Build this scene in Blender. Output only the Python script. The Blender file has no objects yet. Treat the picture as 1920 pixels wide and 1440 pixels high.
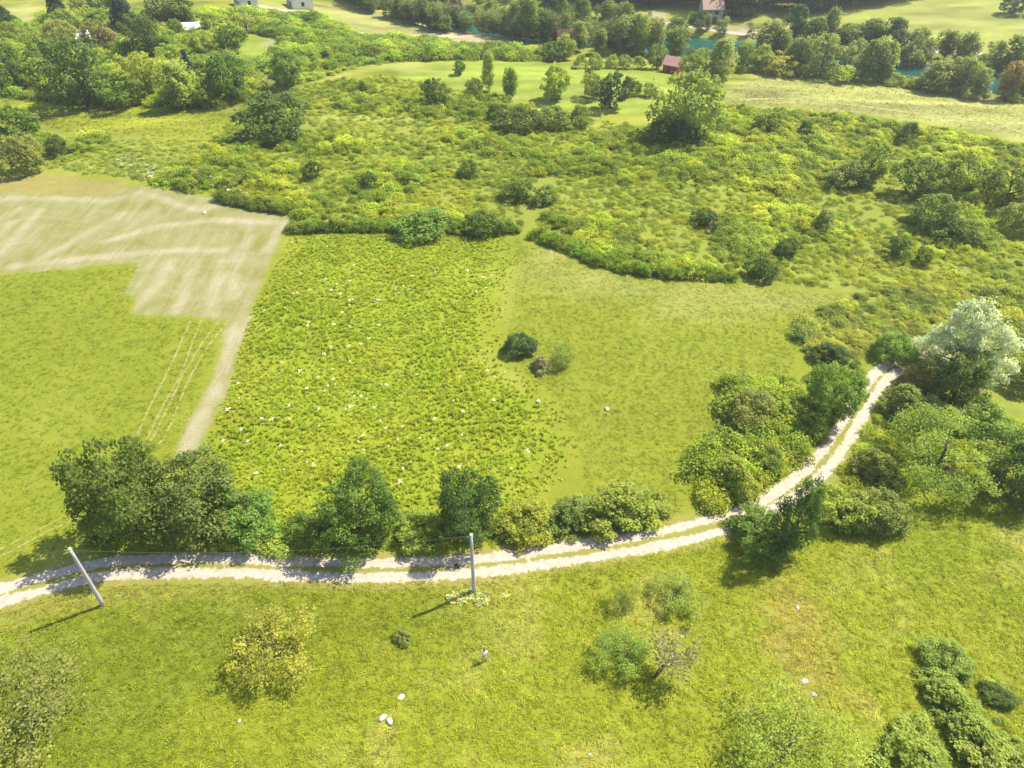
import bpy, math, random
import numpy as np
from math import radians
from mathutils import Vector

# ------------------------------------------------------------------ camera, sky, sun, exposure
S = bpy.context.scene
COL = S.collection
F_PX, CAM_H, PITCH = 1400.0, 57.0, radians(39.6)      # in pixels of the 1920 wide photograph
SUN_EL, SUN_AZ = radians(54), math.atan2(0.89, 0.455)  # sun beyond the scene, to the right

cd = bpy.data.cameras.new('camera')
cd.sensor_width = 36.0
cd.lens = 36.0 * F_PX / 1920.0
cd.clip_start, cd.clip_end = 0.5, 6000
cam = bpy.data.objects.new('camera', cd)
cam.location = (0, 0, CAM_H)
cam.rotation_euler = (radians(90) - PITCH, 0, 0)
COL.objects.link(cam)
S.camera = cam

W = bpy.data.worlds.new('World')
S.world = W
W.use_nodes = True
nt = W.node_tree
bgn = nt.nodes['Background']
skyn = nt.nodes.new('ShaderNodeTexSky')
skyn.sky_type = 'NISHITA'
skyn.sun_disc = False
skyn.sun_elevation = SUN_EL
skyn.sun_rotation = SUN_AZ
skyn.altitude = 300
nt.links.new(skyn.outputs[0], bgn.inputs[0])
bgn.inputs[1].default_value = 0.115

sl = bpy.data.lights.new('sun', 'SUN')
sl.energy = 4.6
sl.angle = radians(0.53)
sl.color = (1.0, 0.925, 0.77)
sun = bpy.data.objects.new('sun', sl)
COL.objects.link(sun)
to_sun = Vector((math.cos(SUN_EL) * math.sin(SUN_AZ), math.cos(SUN_EL) * math.cos(SUN_AZ), math.sin(SUN_EL)))
sun.rotation_euler = to_sun.to_track_quat('Z', 'Y').to_euler()
sun.location = to_sun * 300

S.view_settings.view_transform = 'Standard'
S.view_settings.look = 'None'
S.view_settings.gamma = 1.0
S.view_settings.exposure = 1.12
S.view_settings.use_curve_mapping = False
S.render.engine = 'CYCLES'
cy = S.cycles
cy.max_bounces = 4
cy.diffuse_bounces = 2
cy.glossy_bounces = 2
cy.transmission_bounces = 2
cy.transparent_max_bounces = 4
cy.use_denoising = True

# ------------------------------------------------------------------ numbers: noise, terrain, rays
RNG = np.random.default_rng(7)
RND = random.Random(7)

def _hash(ix, iy, seed):
    h = (ix * 374761393 + iy * 668265263 + seed * 974634777) & 0x7fffffff
    h = ((h ^ (h >> 13)) * 1274126177) & 0x7fffffff
    h = ((h ^ (h >> 16)) * 1911520717) & 0x7fffffff
    return (h ^ (h >> 15)) / float(0x7fffffff)

def vnoise(x, y, scale=1.0, seed=0):
    x = np.asarray(x, float) * scale
    y = np.asarray(y, float) * scale
    ix, iy = np.floor(x).astype(np.int64), np.floor(y).astype(np.int64)
    fx, fy = x - ix, y - iy
    fx, fy = fx * fx * (3 - 2 * fx), fy * fy * (3 - 2 * fy)
    a, b = _hash(ix, iy, seed), _hash(ix + 1, iy, seed)
    c, d = _hash(ix, iy + 1, seed), _hash(ix + 1, iy + 1, seed)
    return (a * (1 - fx) + b * fx) * (1 - fy) + (c * (1 - fx) + d * fx) * fy

def fbm(x, y, scale=1.0, seed=0, octaves=4):
    t, amp, tot = 0, 1.0, 0
    for o in range(octaves):
        t = t + amp * vnoise(x, y, scale * 2 ** o, seed + o * 17)
        tot += amp
        amp *= 0.55
    return t / tot

def smooth(x, a, b):
    t = np.clip((x - a) / (b - a), 0, 1)
    return t * t * (3 - 2 * t)

RIVER = np.array([(-75, 900), (-62, 430), (-43, 310), (-15, 268), (20, 252), (52, 240), (108, 217), (131, 206), (235, 150), (420, 40), (900, -300)], float)
WATER_Z = -9.0

def seg_dist(x, y, pts):
    """distance to a polyline, and which side (positive beyond it, seen from the camera)"""
    best = np.full(np.shape(x), 1e9)
    side = np.zeros(np.shape(x))
    for (ax, ay), (bx, by) in zip(pts[:-1], pts[1:]):
        dx, dy = bx - ax, by - ay
        L2 = dx * dx + dy * dy
        t = np.clip(((x - ax) * dx + (y - ay) * dy) / L2, 0, 1)
        ex, ey = x - (ax + t * dx), y - (ay + t * dy)
        d = np.hypot(ex, ey)
        s = np.sign(dx * ey - dy * ex)
        m = d < best
        best = np.where(m, d, best)
        side = np.where(m, s, side)
    return best, side

def height(x, y):
    x = np.asarray(x, float)
    y = np.asarray(y, float)
    d, s = seg_dist(x, y, RIVER)
    sd = d * np.where(s == 0, 1, s)
    z = 0.5 * np.sin(x * 0.031 + 1.0) * np.sin(y * 0.027) + 0.35 * (fbm(x, y, 0.045, 3, 3) - 0.5)
    z = z * (1 - smooth(sd, -70, -40))
    z = z - 5.0 * smooth(sd, -75, -24) - 3.0 * smooth(sd, -24, -13)
    z = z - 3.0 * smooth(-np.abs(sd), -15, -10)
    far = np.maximum(sd - 14, 0)
    z = z + 0.8 * smooth(sd, 13, 22) + 0.02 * np.minimum(far, 60) + 0.07 * np.maximum(far - 95, 0) * smooth(far, 95, 260)
    z = z + 3.0 * (fbm(x, y, 0.004, 9, 3) - 0.5) * smooth(np.hypot(x, y), 350, 800)
    return z

CP, SP = math.cos(PITCH), math.sin(PITCH)

def ray(px, py):
    px, py = np.asarray(px, float), np.asarray(py, float)
    v = 720 - py
    return np.stack([px - 960, F_PX * CP + v * SP, -F_PX * SP + v * CP], -1)

def ground_at(px, py, lift=0.0):
    """the point of the land (or LIFT metres above it) that a pixel of the photograph looks at"""
    d = ray(px, py)
    z = np.zeros(d.shape[:-1]) + lift
    for _ in range(14):
        t = (z - CAM_H) / d[..., 2]
        zn = height(d[..., 0] * t, d[..., 1] * t) + lift
        z = 0.5 * z + 0.5 * zn
    t = (z - CAM_H) / d[..., 2]
    return np.stack([d[..., 0] * t, d[..., 1] * t, z], -1)

def gpoly(pix):
    a = np.array(pix, float)
    return ground_at(a[:, 0], a[:, 1])[:, :2]

def poly_sd(x, y, poly):
    """signed distance to a polygon, positive inside"""
    P = np.vstack([poly, poly[:1]])
    d, _ = seg_dist(x, y, P)
    inside = np.zeros(np.shape(x), bool)
    for (ax, ay), (bx, by) in zip(P[:-1], P[1:]):
        c = ((ay > y) != (by > y))
        with np.errstate(divide='ignore', invalid='ignore'):
            xi = (bx - ax) * (y - ay) / (by - ay) + ax
        inside ^= c & (x < xi)
    return np.where(inside, d, -d)

def fill_poly(pix, density, rng):
    P = gpoly(pix)
    x0, y0 = P.min(0)
    x1, y1 = P.max(0)
    n = int((x1 - x0) * (y1 - y0) * density)
    x = rng.uniform(x0, x1, n)
    y = rng.uniform(y0, y1, n)
    s = poly_sd(x, y, P)
    m = s > 0
    return x[m], y[m], s[m]

# ------------------------------------------------------------------ the fields, as drawn on the land
HAY = gpoly([(-260, 372), (0, 362), (190, 368), (250, 347), (330, 360), (440, 384), (546, 408), (516, 470), (478, 560), (463, 610), (440, 690), (428, 722), (395, 790), (363, 858),
             (330, 864), (345, 800), (395, 722), (415, 660), (431, 602), (340, 594), (245, 588), (256, 553), (233, 553), (253, 512), (266, 490), (150, 502), (0, 514), (-260, 540)])
BROWN = gpoly([(-260, 318), (0, 326), (120, 330), (240, 343), (200, 369), (0, 362), (-260, 372)])
WEED = gpoly([(548, 438), (700, 440), (950, 446), (975, 470), (968, 520), (950, 600), (945, 660), (985, 705), (1050, 755), (1092, 850), (1060, 900), (1000, 940), (900, 1000), (420, 1000), (372, 862), (432, 722), (470, 590)])
LAWN = gpoly([(700, 118), (900, 112), (1080, 124), (1245, 132), (1262, 160), (1235, 215), (1080, 205), (960, 185), (860, 160), (760, 150)])
UPMEADOW = gpoly([(1340, 180), (1420, 138), (1600, 148), (1780, 168), (2000, 196), (2060, 300), (1920, 262), (1700, 222), (1500, 205), (1370, 204)])
HILLFIELD = gpoly([(500, 10), (640, 8), (700, 16), (800, 40), (870, 50), (1000, 78), (1000, 88), (740, 80), (640, 46)])
PINKSOIL = gpoly([(760, 70), (850, 52), (900, 56), (1005, 78), (990, 88), (860, 84), (740, 84)])
FARFIELD = gpoly([(1270, 60), (1400, 28), (1690, -6), (1960, -40), (2150, -40), (2150, 100), (1900, 98), (1700, 82), (1400, 72)])
FARSOIL = gpoly([(1318, 47), (1460, 50), (1440, 68), (1340, 58)])
LAWNLET = gpoly([(438, 70), (470, 61), (515, 70), (532, 98), (482, 110), (446, 98)])
LAWNSOIL = gpoly([(495, 78), (515, 74), (528, 96), (500, 104)])
GLADE = gpoly([(-60, 22), (0, 20), (72, 4), (78, 36), (62, 60), (30, 50), (-60, 50)])
FARSLOPE = gpoly([(1180, 40), (1246, 16), (1252, 44)])
LEFTMEADOW = gpoly([(-250, 168), (0, 184), (240, 200), (430, 212), (440, 246), (380, 262), (120, 250), (80, 230), (0, 205), (-250, 205)])
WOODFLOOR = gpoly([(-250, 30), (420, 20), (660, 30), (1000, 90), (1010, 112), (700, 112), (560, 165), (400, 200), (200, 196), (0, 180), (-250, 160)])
THICKET = gpoly([(-200, 215), (0, 205), (90, 235), (400, 258), (450, 205), (560, 160), (720, 140), (860, 165), (1000, 205), (1230, 235), (1350, 202), (1500, 208), (1700, 236), (2050, 300), (2050, 860),
                 (1850, 800), (1760, 700), (1640, 660), (1510, 640), (1600, 545), (1420, 520), (1200, 508), (1080, 470), (1005, 442), (960, 440), (550, 436), (545, 405), (410, 375), (240, 338), (75, 318), (-200, 318)])
MEADOW2 = gpoly([(968, 448), (1020, 470), (1100, 500), (1300, 530), (1560, 545), (1500, 640), (1480, 700), (1360, 760), (1330, 900), (1250, 980), (1100, 940), (1092, 850), (1050, 755), (985, 705), (950, 640), (968, 520)])
LEFTFIELD = gpoly([(-260, 545), (0, 514), (260, 500), (240, 585), (425, 605), (330, 864), (140, 1000), (0, 1060), (-260, 1130)])
WINDROWS = [gpoly(p) for p in (
    [(-60, 500), (0, 478), (60, 415), (75, 395)], [(-60, 440), (0, 412), (40, 390)], [(0, 440), (20, 418)],
    [(0, 372), (110, 372), (200, 378), (260, 362)], [(20, 500), (120, 488), (240, 476), (330, 470), (420, 470)],
    [(200, 452), (300, 425), (400, 412), (540, 418)], [(70, 490), (160, 440), (230, 400)], [(280, 365), (370, 395), (410, 385)],
    [(440, 555), (436, 510), (455, 470), (470, 445)], [(345, 845), (400, 745), (445, 620)], [(500, 470), (520, 435), (543, 412)],
    [(255, 575), (300, 530), (320, 490)], [(330, 585), (350, 540), (365, 490)], [(395, 590), (405, 540), (420, 490)])]

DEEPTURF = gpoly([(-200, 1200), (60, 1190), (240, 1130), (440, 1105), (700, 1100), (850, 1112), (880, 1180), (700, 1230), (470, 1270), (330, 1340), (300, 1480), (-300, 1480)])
RUDDY = gpoly([(1430, 1050), (1480, 1060), (1530, 1180), (1570, 1310), (1500, 1320), (1460, 1200)])
BLEACH = gpoly([(1000, 460), (1100, 505), (1250, 530), (1560, 555), (1540, 580), (1300, 585), (1120, 560), (1000, 520)])
VERGE = gpoly([(-200, 1210), (0, 1140), (180, 1100), (420, 1092), (700, 1093), (960, 1080), (960, 1096), (700, 1108), (420, 1108), (230, 1130), (0, 1180), (-200, 1250)])
# colours are the leaves' and the soil's own (linear)
C_MEADOW = np.array((0.190, 0.210, 0.018))
C_GREEN = np.array((0.160, 0.192, 0.015))
C_DRY = np.array((0.262, 0.245, 0.062))
C_WEED = np.array((0.198, 0.232, 0.016))
C_LAWN = np.array((0.192, 0.245, 0.030))
C_PALE = np.array((0.300, 0.300, 0.090))
C_SOIL = np.array((0.360, 0.290, 0.190))
C_FLOOR = np.array((0.190, 0.218, 0.032))
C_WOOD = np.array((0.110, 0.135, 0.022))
C_BROWN = np.array((0.232, 0.200, 0.062))
C_HAY = np.array((0.400, 0.350, 0.190))

def mixc(a, b, f):
    f = np.asarray(f)[..., None]
    return a * (1 - f) + b * f

def tint(x, y):
    """colour of the turf"""
    big = fbm(x, y, 0.035, 21, 4)
    mid = fbm(x, y, 0.16, 31, 4)
    c = np.broadcast_to(C_MEADOW, np.shape(x) + (3,))
    c = mixc(c, C_GREEN, smooth(big, 0.47, 0.62) * 0.8)
    c = mixc(c, C_DRY, smooth(mid, 0.55, 0.72) * 0.55)
    def put(poly, col, soft, f=1.0, warp=1.2):
        nonlocal c
        s = poly_sd(x, y, poly) + (mid - 0.5) * warp * 3
        c = mixc(c, col, smooth(s, -soft, soft) * f)
    put(LEFTFIELD, C_GREEN * 1.0, 3.0, 0.75)
    put(MEADOW2, C_MEADOW * (0.90, 0.94, 0.95), 2.0, 0.85)
    put(BLEACH, C_PALE * 0.85, 4.0, 0.55, 2.5)
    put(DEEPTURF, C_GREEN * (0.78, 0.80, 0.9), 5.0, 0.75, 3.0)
    put(RUDDY, np.array((0.26, 0.19, 0.06)), 2.0, 0.45, 2.0)
    put(VERGE, C_DRY * 0.85, 1.0, 0.6, 0.6)
    put(THICKET, C_FLOOR, 2.0, 0.8)
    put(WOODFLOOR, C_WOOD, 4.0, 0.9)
    put(LEFTMEADOW, C_MEADOW * 1.08, 2.0, 0.9)
    put(LAWNLET, C_LAWN, 1.5, 0.9)
    put(LAWNSOIL, C_SOIL * 0.8, 1.5, 0.7)
    put(GLADE, C_PALE * 0.9, 2.5, 0.9)
    put(UPMEADOW, C_PALE * 0.84, 3.0, 0.9)
    put(LAWN, C_LAWN, 3.0, 0.9)
    put(HILLFIELD, C_PALE * 0.86, 3.0, 0.95)
    put(PINKSOIL, C_SOIL, 3.0, 0.85)
    put(FARFIELD, C_PALE * (0.72, 0.80, 0.50), 5.0, 0.95)
    put(FARSOIL, C_SOIL, 2.5, 0.7)
    put(FARSLOPE, C_SOIL * 0.9, 2.0, 0.8)
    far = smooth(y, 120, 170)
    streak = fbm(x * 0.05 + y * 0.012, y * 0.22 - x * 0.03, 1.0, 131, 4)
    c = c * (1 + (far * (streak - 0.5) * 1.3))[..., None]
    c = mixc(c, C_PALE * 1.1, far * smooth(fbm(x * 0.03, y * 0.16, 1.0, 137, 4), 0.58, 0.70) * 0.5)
    weed_sd = poly_sd(x, y, WEED) + (mid - 0.5) * 4
    c = mixc(c, C_WEED, smooth(weed_sd, 0.0, 6.0))
    put(BROWN, C_BROWN, 0.7, 0.95, 0.3)
    return c * (0.9 + 0.2 * mid[..., None])

# ------------------------------------------------------------------ materials
def newmat(name):
    m = bpy.data.materials.new(name)
    m.use_nodes = True
    t = m.node_tree
    t.nodes.clear()
    out = t.nodes.new('ShaderNodeOutputMaterial')
    def N(kind, **kw):
        n = t.nodes.new('ShaderNode' + kind)
        for k, v in kw.items():
            if k.startswith('i_'):
                n.inputs[k[2:].replace('_', ' ')].default_value = v
            else:
                setattr(n, k, v)
        return n
    L = t.links.new
    return m, t, out, N, L

def ramp(N, L, src, stops):
    r = N('ValToRGB')
    e = r.color_ramp.elements
    while len(e) < len(stops):
        e.new(0.5)
    for el, (p, c) in zip(e, stops):
        el.position = p
        el.color = (*c, 1) if len(c) == 3 else c
    L(src, r.inputs[0])
    return r

def math_(N, L, op, a, b=None, clamp=False):
    n = N('Math', operation=op, use_clamp=clamp)
    for i, v in enumerate((a, b)):
        if v is None:
            continue
        if isinstance(v, (int, float)):
            n.inputs[i].default_value = v
        else:
            L(v, n.inputs[i])
    return n.outputs[0]

def mix_(N, L, mode, fac, a, b):
    n = N('Mix', data_type='RGBA', blend_type=mode)
    for sock, v in ((n.inputs[0], fac), (n.inputs[6], a), (n.inputs[7], b)):
        if isinstance(v, (int, float)):
            sock.default_value = v
        elif isinstance(v, tuple):
            sock.default_value = (*v, 1)
        else:
            L(v, sock)
    return n.outputs[2]

def noise_(N, L, vec, scale, detail=4.0, rough=0.6, dist=0.0):
    n = N('TexNoise', i_Scale=scale, i_Detail=detail, i_Roughness=rough, i_Distortion=dist)
    L(vec, n.inputs['Vector'])
    return n.outputs[0]

def turf_nodes(N, L, pos, base):
    """mottle a turf colour: tussocks, blades, yellow and dark flecks"""
    n1 = noise_(N, L, pos, 0.55, 6, 0.62, 0.3)
    n2 = noise_(N, L, pos, 2.6, 5, 0.7)
    n3 = noise_(N, L, pos, 7.0, 3, 0.7)
    r1 = ramp(N, L, n1, [(0.30, (0.84, 0.90, 0.82)), (0.5, (1, 1, 1)), (0.70, (1.10, 1.05, 1.08))])
    c = mix_(N, L, 'MULTIPLY', 1.0, base, r1.outputs[0])
    r2 = ramp(N, L, n2, [(0.30, (0.66, 0.74, 0.66)), (0.45, (0.95, 0.98, 0.9)), (0.66, (1.2, 1.15, 1.2))])
    c = mix_(N, L, 'MULTIPLY', 0.38, c, r2.outputs[0])
    r3 = ramp(N, L, n3, [(0.30, (0.70, 0.76, 0.65)), (0.5, (1, 1, 1)), (0.70, (1.2, 1.16, 1.3))])
    c = mix_(N, L, 'MULTIPLY', 0.45, c, r3.outputs[0])
    h = math_(N, L, 'ADD', math_(N, L, 'MULTIPLY', n2, 0.22), math_(N, L, 'MULTIPLY', n3, 0.09))
    return c, h

def mat_turf():
    m, t, out, N, L = newmat('turf')
    g = N('NewGeometry')
    pos = g.outputs['Position']
    at = N('Attribute', attribute_name='tint')
    c, h = turf_nodes(N, L, pos, at.outputs['Color'])
    # cut hay over stubble: straw in streaks, green showing between
    hay = N('Attribute', attribute_name='hay')
    wr = N('Attribute', attribute_name='windrow')
    mp = N('Mapping')
    mp.inputs['Rotation'].default_value = (0, 0, radians(-17))
    mp.inputs['Scale'].default_value = (1.1, 0.14, 1)
    L(pos, mp.inputs[0])
    mp2 = N('Mapping')
    mp2.inputs['Rotation'].default_value = (0, 0, radians(70))
    mp2.inputs['Scale'].default_value = (0.8, 0.10, 1)
    L(pos, mp2.inputs[0])
    s1 = noise_(N, L, mp.outputs[0], 1.0, 5, 0.6, 0.4)
    s2 = noise_(N, L, mp2.outputs[0], 1.0, 5, 0.6, 0.6)
    s3 = noise_(N, L, pos, 5.0, 4, 0.7)
    big = noise_(N, L, pos, 0.16, 6, 0.66, 0.8)
    v = math_(N, L, 'ADD', math_(N, L, 'MULTIPLY', s1, 0.20), math_(N, L, 'MULTIPLY', s2, 0.22))
    v = math_(N, L, 'ADD', v, math_(N, L, 'MULTIPLY', s3, 0.30))
    v = math_(N, L, 'ADD', v, math_(N, L, 'MULTIPLY', big, 0.42))
    v = math_(N, L, 'ADD', v, math_(N, L, 'MULTIPLY', math_(N, L, 'MULTIPLY', wr.outputs['Fac'], s3), 0.22))
    hc = ramp(N, L, v, [(0.48, (0.165, 0.172, 0.036)), (0.56, (0.212, 0.203, 0.078)), (0.65, (0.256, 0.236, 0.118)), (0.80, (0.345, 0.305, 0.205))])
    e = math_(N, L, 'ADD', hay.outputs['Fac'], math_(N, L, 'MULTIPLY', math_(N, L, 'SUBTRACT', s3, 0.5), 2.2))
    e = math_(N, L, 'ADD', e, math_(N, L, 'MULTIPLY', math_(N, L, 'SUBTRACT', big, 0.5), 2.6))
    e = math_(N, L, 'MULTIPLY_ADD', e, 2.5, True) if False else math_(N, L, 'ADD', math_(N, L, 'MULTIPLY', e, 1.5), 0.5, True)
    c = mix_(N, L, 'MIX', e, c, hc.outputs[0])
    b = N('Bump', i_Strength=0.3, i_Distance=1.0)
    L(h, b.inputs['Height'])
    p = N('BsdfPrincipled', i_Roughness=0.9)
    p.inputs['Specular IOR Level'].default_value = 0.15
    L(c, p.inputs['Base Color'])
    L(b.outputs[0], p.inputs['Normal'])
    L(p.outputs[0], out.inputs[0])
    return m

def mat_track():
    m, t, out, N, L = newmat('gravel_track')
    pos = N('NewGeometry').outputs['Position']
    at = N('Attribute', attribute_name='tint')
    u = N('Attribute', attribute_name='lateral').outputs['Fac']
    c, h = turf_nodes(N, L, pos, at.outputs['Color'])
    na = noise_(N, L, pos, 2.2, 5, 0.65)
    nb = noise_(N, L, pos, 0.25, 3, 0.55)
    nc = noise_(N, L, pos, 14.0, 3, 0.7)
    au = math_(N, L, 'ABSOLUTE', u)
    d = math_(N, L, 'ABSOLUTE', math_(N, L, 'SUBTRACT', au, 0.80))
    w = math_(N, L, 'ADD', 0.50, math_(N, L, 'MULTIPLY', math_(N, L, 'SUBTRACT', nb, 0.45), 0.9))
    e = math_(N, L, 'SUBTRACT', w, d)
    e = math_(N, L, 'ADD', e, math_(N, L, 'MULTIPLY', math_(N, L, 'SUBTRACT', na, 0.5), 1.15))
    e = math_(N, L, 'ADD', math_(N, L, 'MULTIPLY', e, 5.0), 0.5, True)
    gr = ramp(N, L, math_(N, L, 'ADD', math_(N, L, 'MULTIPLY', nc, 0.5), math_(N, L, 'MULTIPLY', na, 0.5)),
              [(0.30, (0.27, 0.215, 0.165)), (0.46, (0.41, 0.345, 0.275)), (0.62, (0.52, 0.45, 0.37))])
    dry = mix_(N, L, 'MIX', 0.4, c, (0.30, 0.245, 0.10))
    c2 = mix_(N, L, 'MIX', e, dry, gr.outputs[0])
    hh = math_(N, L, 'ADD', math_(N, L, 'MULTIPLY', nc, 0.06), math_(N, L, 'MULTIPLY', na, 0.05))
    b = N('Bump', i_Strength=0.8, i_Distance=1.0)
    L(hh, b.inputs['Height'])
    p = N('BsdfPrincipled', i_Roughness=0.95)
    p.inputs['Specular IOR Level'].default_value = 0.1
    L(c2, p.inputs['Base Color'])
    L(b.outputs[0], p.inputs['Normal'])
    L(p.outputs[0], out.inputs[0])
    return m

def mat_plain(name, col, rough=0.8, var=0.25, scale=3.0, spec=0.3, bump=0.0):
    m, t, out, N, L = newmat(name)
    tc = N('TexCoord')
    n = noise_(N, L, tc.outputs['Object'], scale, 5, 0.65)
    a, bb = 1 - var, 1 + var
    r = ramp(N, L, n, [(0.3, tuple(min(v * a, 1) for v in col)), (0.7, tuple(min(v * bb, 1) for v in col))])
    p = N('BsdfPrincipled', i_Roughness=rough)
    p.inputs['Specular IOR Level'].default_value = spec
    L(r.outputs[0], p.inputs['Base Color'])
    if bump:
        b = N('Bump', i_Strength=bump, i_Distance=0.05)
        L(n, b.inputs['Height'])
        L(b.outputs[0], p.inputs['Normal'])
    L(p.outputs[0], out.inputs[0])
    return m

def mat_leaf(name, source, trans=0.5, gloss=0.10, spread=0.42):
    """SOURCE: 'object' takes the object's colour, 'instancer' the tint of a scattered plant"""
    m, t, out, N, L = newmat(name)
    oi = N('ObjectInfo')
    if source == 'object':
        base = oi.outputs['Color']
    else:
        a = N('Attribute', attribute_type='INSTANCER', attribute_name='tint')
        base = a.outputs['Color']
    leaf = N('Attribute', attribute_name='leafv')       # one value for each leaf
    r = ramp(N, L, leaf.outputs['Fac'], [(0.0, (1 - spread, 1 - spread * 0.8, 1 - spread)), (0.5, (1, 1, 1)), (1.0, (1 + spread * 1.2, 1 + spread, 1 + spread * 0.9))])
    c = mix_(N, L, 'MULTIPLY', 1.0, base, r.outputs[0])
    p = N('BsdfPrincipled', i_Roughness=0.55)
    p.inputs['Specular IOR Level'].default_value = gloss
    L(c, p.inputs['Base Color'])
    tr = N('BsdfTranslucent')
    ct = mix_(N, L, 'MULTIPLY', 1.0, c, (1.25, 1.25, 0.7))
    L(ct, tr.inputs[0])
    mx = N('MixShader')
    mx.inputs[0].default_value = trans
    L(p.outputs[0], mx.inputs[1])
    L(tr.outputs[0], mx.inputs[2])
    L(mx.outputs[0], out.inputs[0])
    return m

M = {
    'turf': mat_turf(),
    'track': mat_track(),
    'leaf': mat_leaf('leaf', 'object'),
    'leaf_scatter': mat_leaf('scattered_leaf', 'instancer'),
    'bark': mat_plain('bark', (0.11, 0.085, 0.065), 0.9, 0.4, 4.0, 0.1),
    'palebark': mat_plain('pale_bark', (0.34, 0.31, 0.27), 0.9, 0.3, 4.0, 0.1),
    'concrete': mat_plain('pole_concrete', (0.43, 0.40, 0.42), 0.8, 0.08, 2.0, 0.2),
    'cap': mat_plain('pole_cap', (0.62, 0.60, 0.55), 0.8, 0.05, 2.0, 0.2),
    'ceramic': mat_plain('insulator_ceramic', (0.55, 0.53, 0.50), 0.3, 0.05, 2.0, 0.5),
    'wire': mat_plain('wire_metal', (0.16, 0.16, 0.15), 0.5, 0.1, 2.0, 0.5),
    'lime': mat_plain('limewash', (0.66, 0.64, 0.58), 0.9, 0.08, 1.2, 0.1),
    'stonewall': mat_plain('rubble_wall', (0.33, 0.31, 0.29), 0.95, 0.45, 2.2, 0.1, 0.6),
    'tile': mat_plain('clay_tile', (0.40, 0.26, 0.20), 0.9, 0.3, 3.0, 0.1, 0.4),
    'greyroof': mat_plain('grey_roof', (0.36, 0.34, 0.37), 0.8, 0.12, 1.5, 0.2),
    'whiteroof': mat_plain('white_sheet_roof', (0.72, 0.71, 0.68), 0.6, 0.05, 1.5, 0.3),
    'red': mat_plain('red_boards', (0.36, 0.045, 0.035), 0.8, 0.2, 2.0, 0.2),
    'redroof': mat_plain('faded_red_roof', (0.46, 0.24, 0.20), 0.7, 0.15, 1.5, 0.3),
    'timber': mat_plain('dark_timber', (0.10, 0.062, 0.045), 0.9, 0.3, 2.0, 0.1),
    'dark': mat_plain('dark_opening', (0.025, 0.025, 0.03), 0.4, 0.1, 2.0, 0.4),
    'rock': mat_plain('pale_limestone', (0.46, 0.43, 0.37), 0.9, 0.15, 3.0, 0.1, 0.5),
    'greyrock': mat_plain('grey_limestone', (0.36, 0.33, 0.31), 0.9, 0.2, 3.0, 0.1, 0.5),
    'straw': mat_plain('flattened_straw', (0.250, 0.238, 0.070), 0.95, 0.35, 4.0, 0.1),
    'lane': mat_plain('pale_gravel', (0.42, 0.375, 0.30), 0.95, 0.15, 0.6, 0.1),
    'skin': mat_plain('skin', (0.48, 0.30, 0.22), 0.6, 0.05, 3.0, 0.3),
    'shirt': mat_plain('white_cotton', (0.74, 0.72, 0.68), 0.9, 0.05, 3.0, 0.1),
    'shorts': mat_plain('cream_cotton', (0.62, 0.56, 0.44), 0.9, 0.05, 3.0, 0.1),
    'hair': mat_plain('dark_hair', (0.02, 0.016, 0.013), 0.6, 0.1, 3.0, 0.3),
    'black': mat_plain('black_plastic', (0.02, 0.02, 0.022), 0.5, 0.1, 3.0, 0.4),
}

def mat_water():
    m, t, out, N, L = newmat('river_water')
    pos = N('NewGeometry').outputs['Position']
    n = noise_(N, L, pos, 1.2, 3, 0.6)
    big = noise_(N, L, pos, 0.06, 3, 0.6)
    r = ramp(N, L, big, [(0.35, (0.006, 0.055, 0.042)), (0.65, (0.018, 0.10, 0.075))])
    b = N('Bump', i_Strength=0.12, i_Distance=0.2)
    L(n, b.inputs['Height'])
    p = N('BsdfPrincipled', i_Roughness=0.15)
    p.inputs['Specular IOR Level'].default_value = 0.3
    L(r.outputs[0], p.inputs['Base Color'])
    L(b.outputs[0], p.inputs['Normal'])
    L(p.outputs[0], out.inputs[0])
    return m
M['water'] = mat_water()

# ------------------------------------------------------------------ object helpers
def mesh_np(name, verts, faces, mat, attrs=None, smooth_=False):
    """mesh from numpy arrays; FACES is (n,3) or (n,4)"""
    me = bpy.data.meshes.new(name)
    verts = np.asarray(verts, np.float32)
    faces = np.asarray(faces, np.int32)
    k = faces.shape[1]
    me.vertices.add(len(verts))
    me.vertices.foreach_set('co', verts.ravel())
    me.loops.add(faces.size)
    me.loops.foreach_set('vertex_index', faces.ravel())
    me.polygons.add(len(faces))
    me.polygons.foreach_set('loop_start', np.arange(0, faces.size, k, dtype=np.int32))
    if smooth_:
        me.polygons.foreach_set('use_smooth', np.ones(len(faces), bool))
    me.update(calc_edges=True)
    for an, (ty, dom, arr) in (attrs or {}).items():
        at = me.attributes.new(an, ty, dom)
        arr = np.asarray(arr, np.float32)
        if ty == 'FLOAT':
            at.data.foreach_set('value', arr.ravel())
        elif ty == 'FLOAT_COLOR':
            if arr.shape[1] == 3:
                arr = np.hstack([arr, np.ones((len(arr), 1), np.float32)])
            at.data.foreach_set('color', arr.ravel())
        elif ty == 'FLOAT_VECTOR':
            at.data.foreach_set('vector', arr.ravel())
    if mat:
        me.materials.append(mat)
    return me

def obj(name, me, parent=None, loc=None):
    o = bpy.data.objects.new(name, me)
    COL.objects.link(o)
    if parent:
        o.parent = parent
    if loc is not None:
        o.location = loc
    return o

def tag(o, label=None, cat=None, group=None, kind=None):
    if label:
        o['label'] = label
    if cat:
        o['category'] = cat
    if group:
        o['group'] = group
    if kind:
        o['kind'] = kind
    return o

def empty(name, loc, rz=0.0, scale=(1, 1, 1)):
    o = bpy.data.objects.new(name, None)
    o.empty_display_size = 0.3
    o.location = loc
    o.rotation_euler = (0, 0, rz)
    o.scale = scale
    COL.objects.link(o)
    return o

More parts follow.
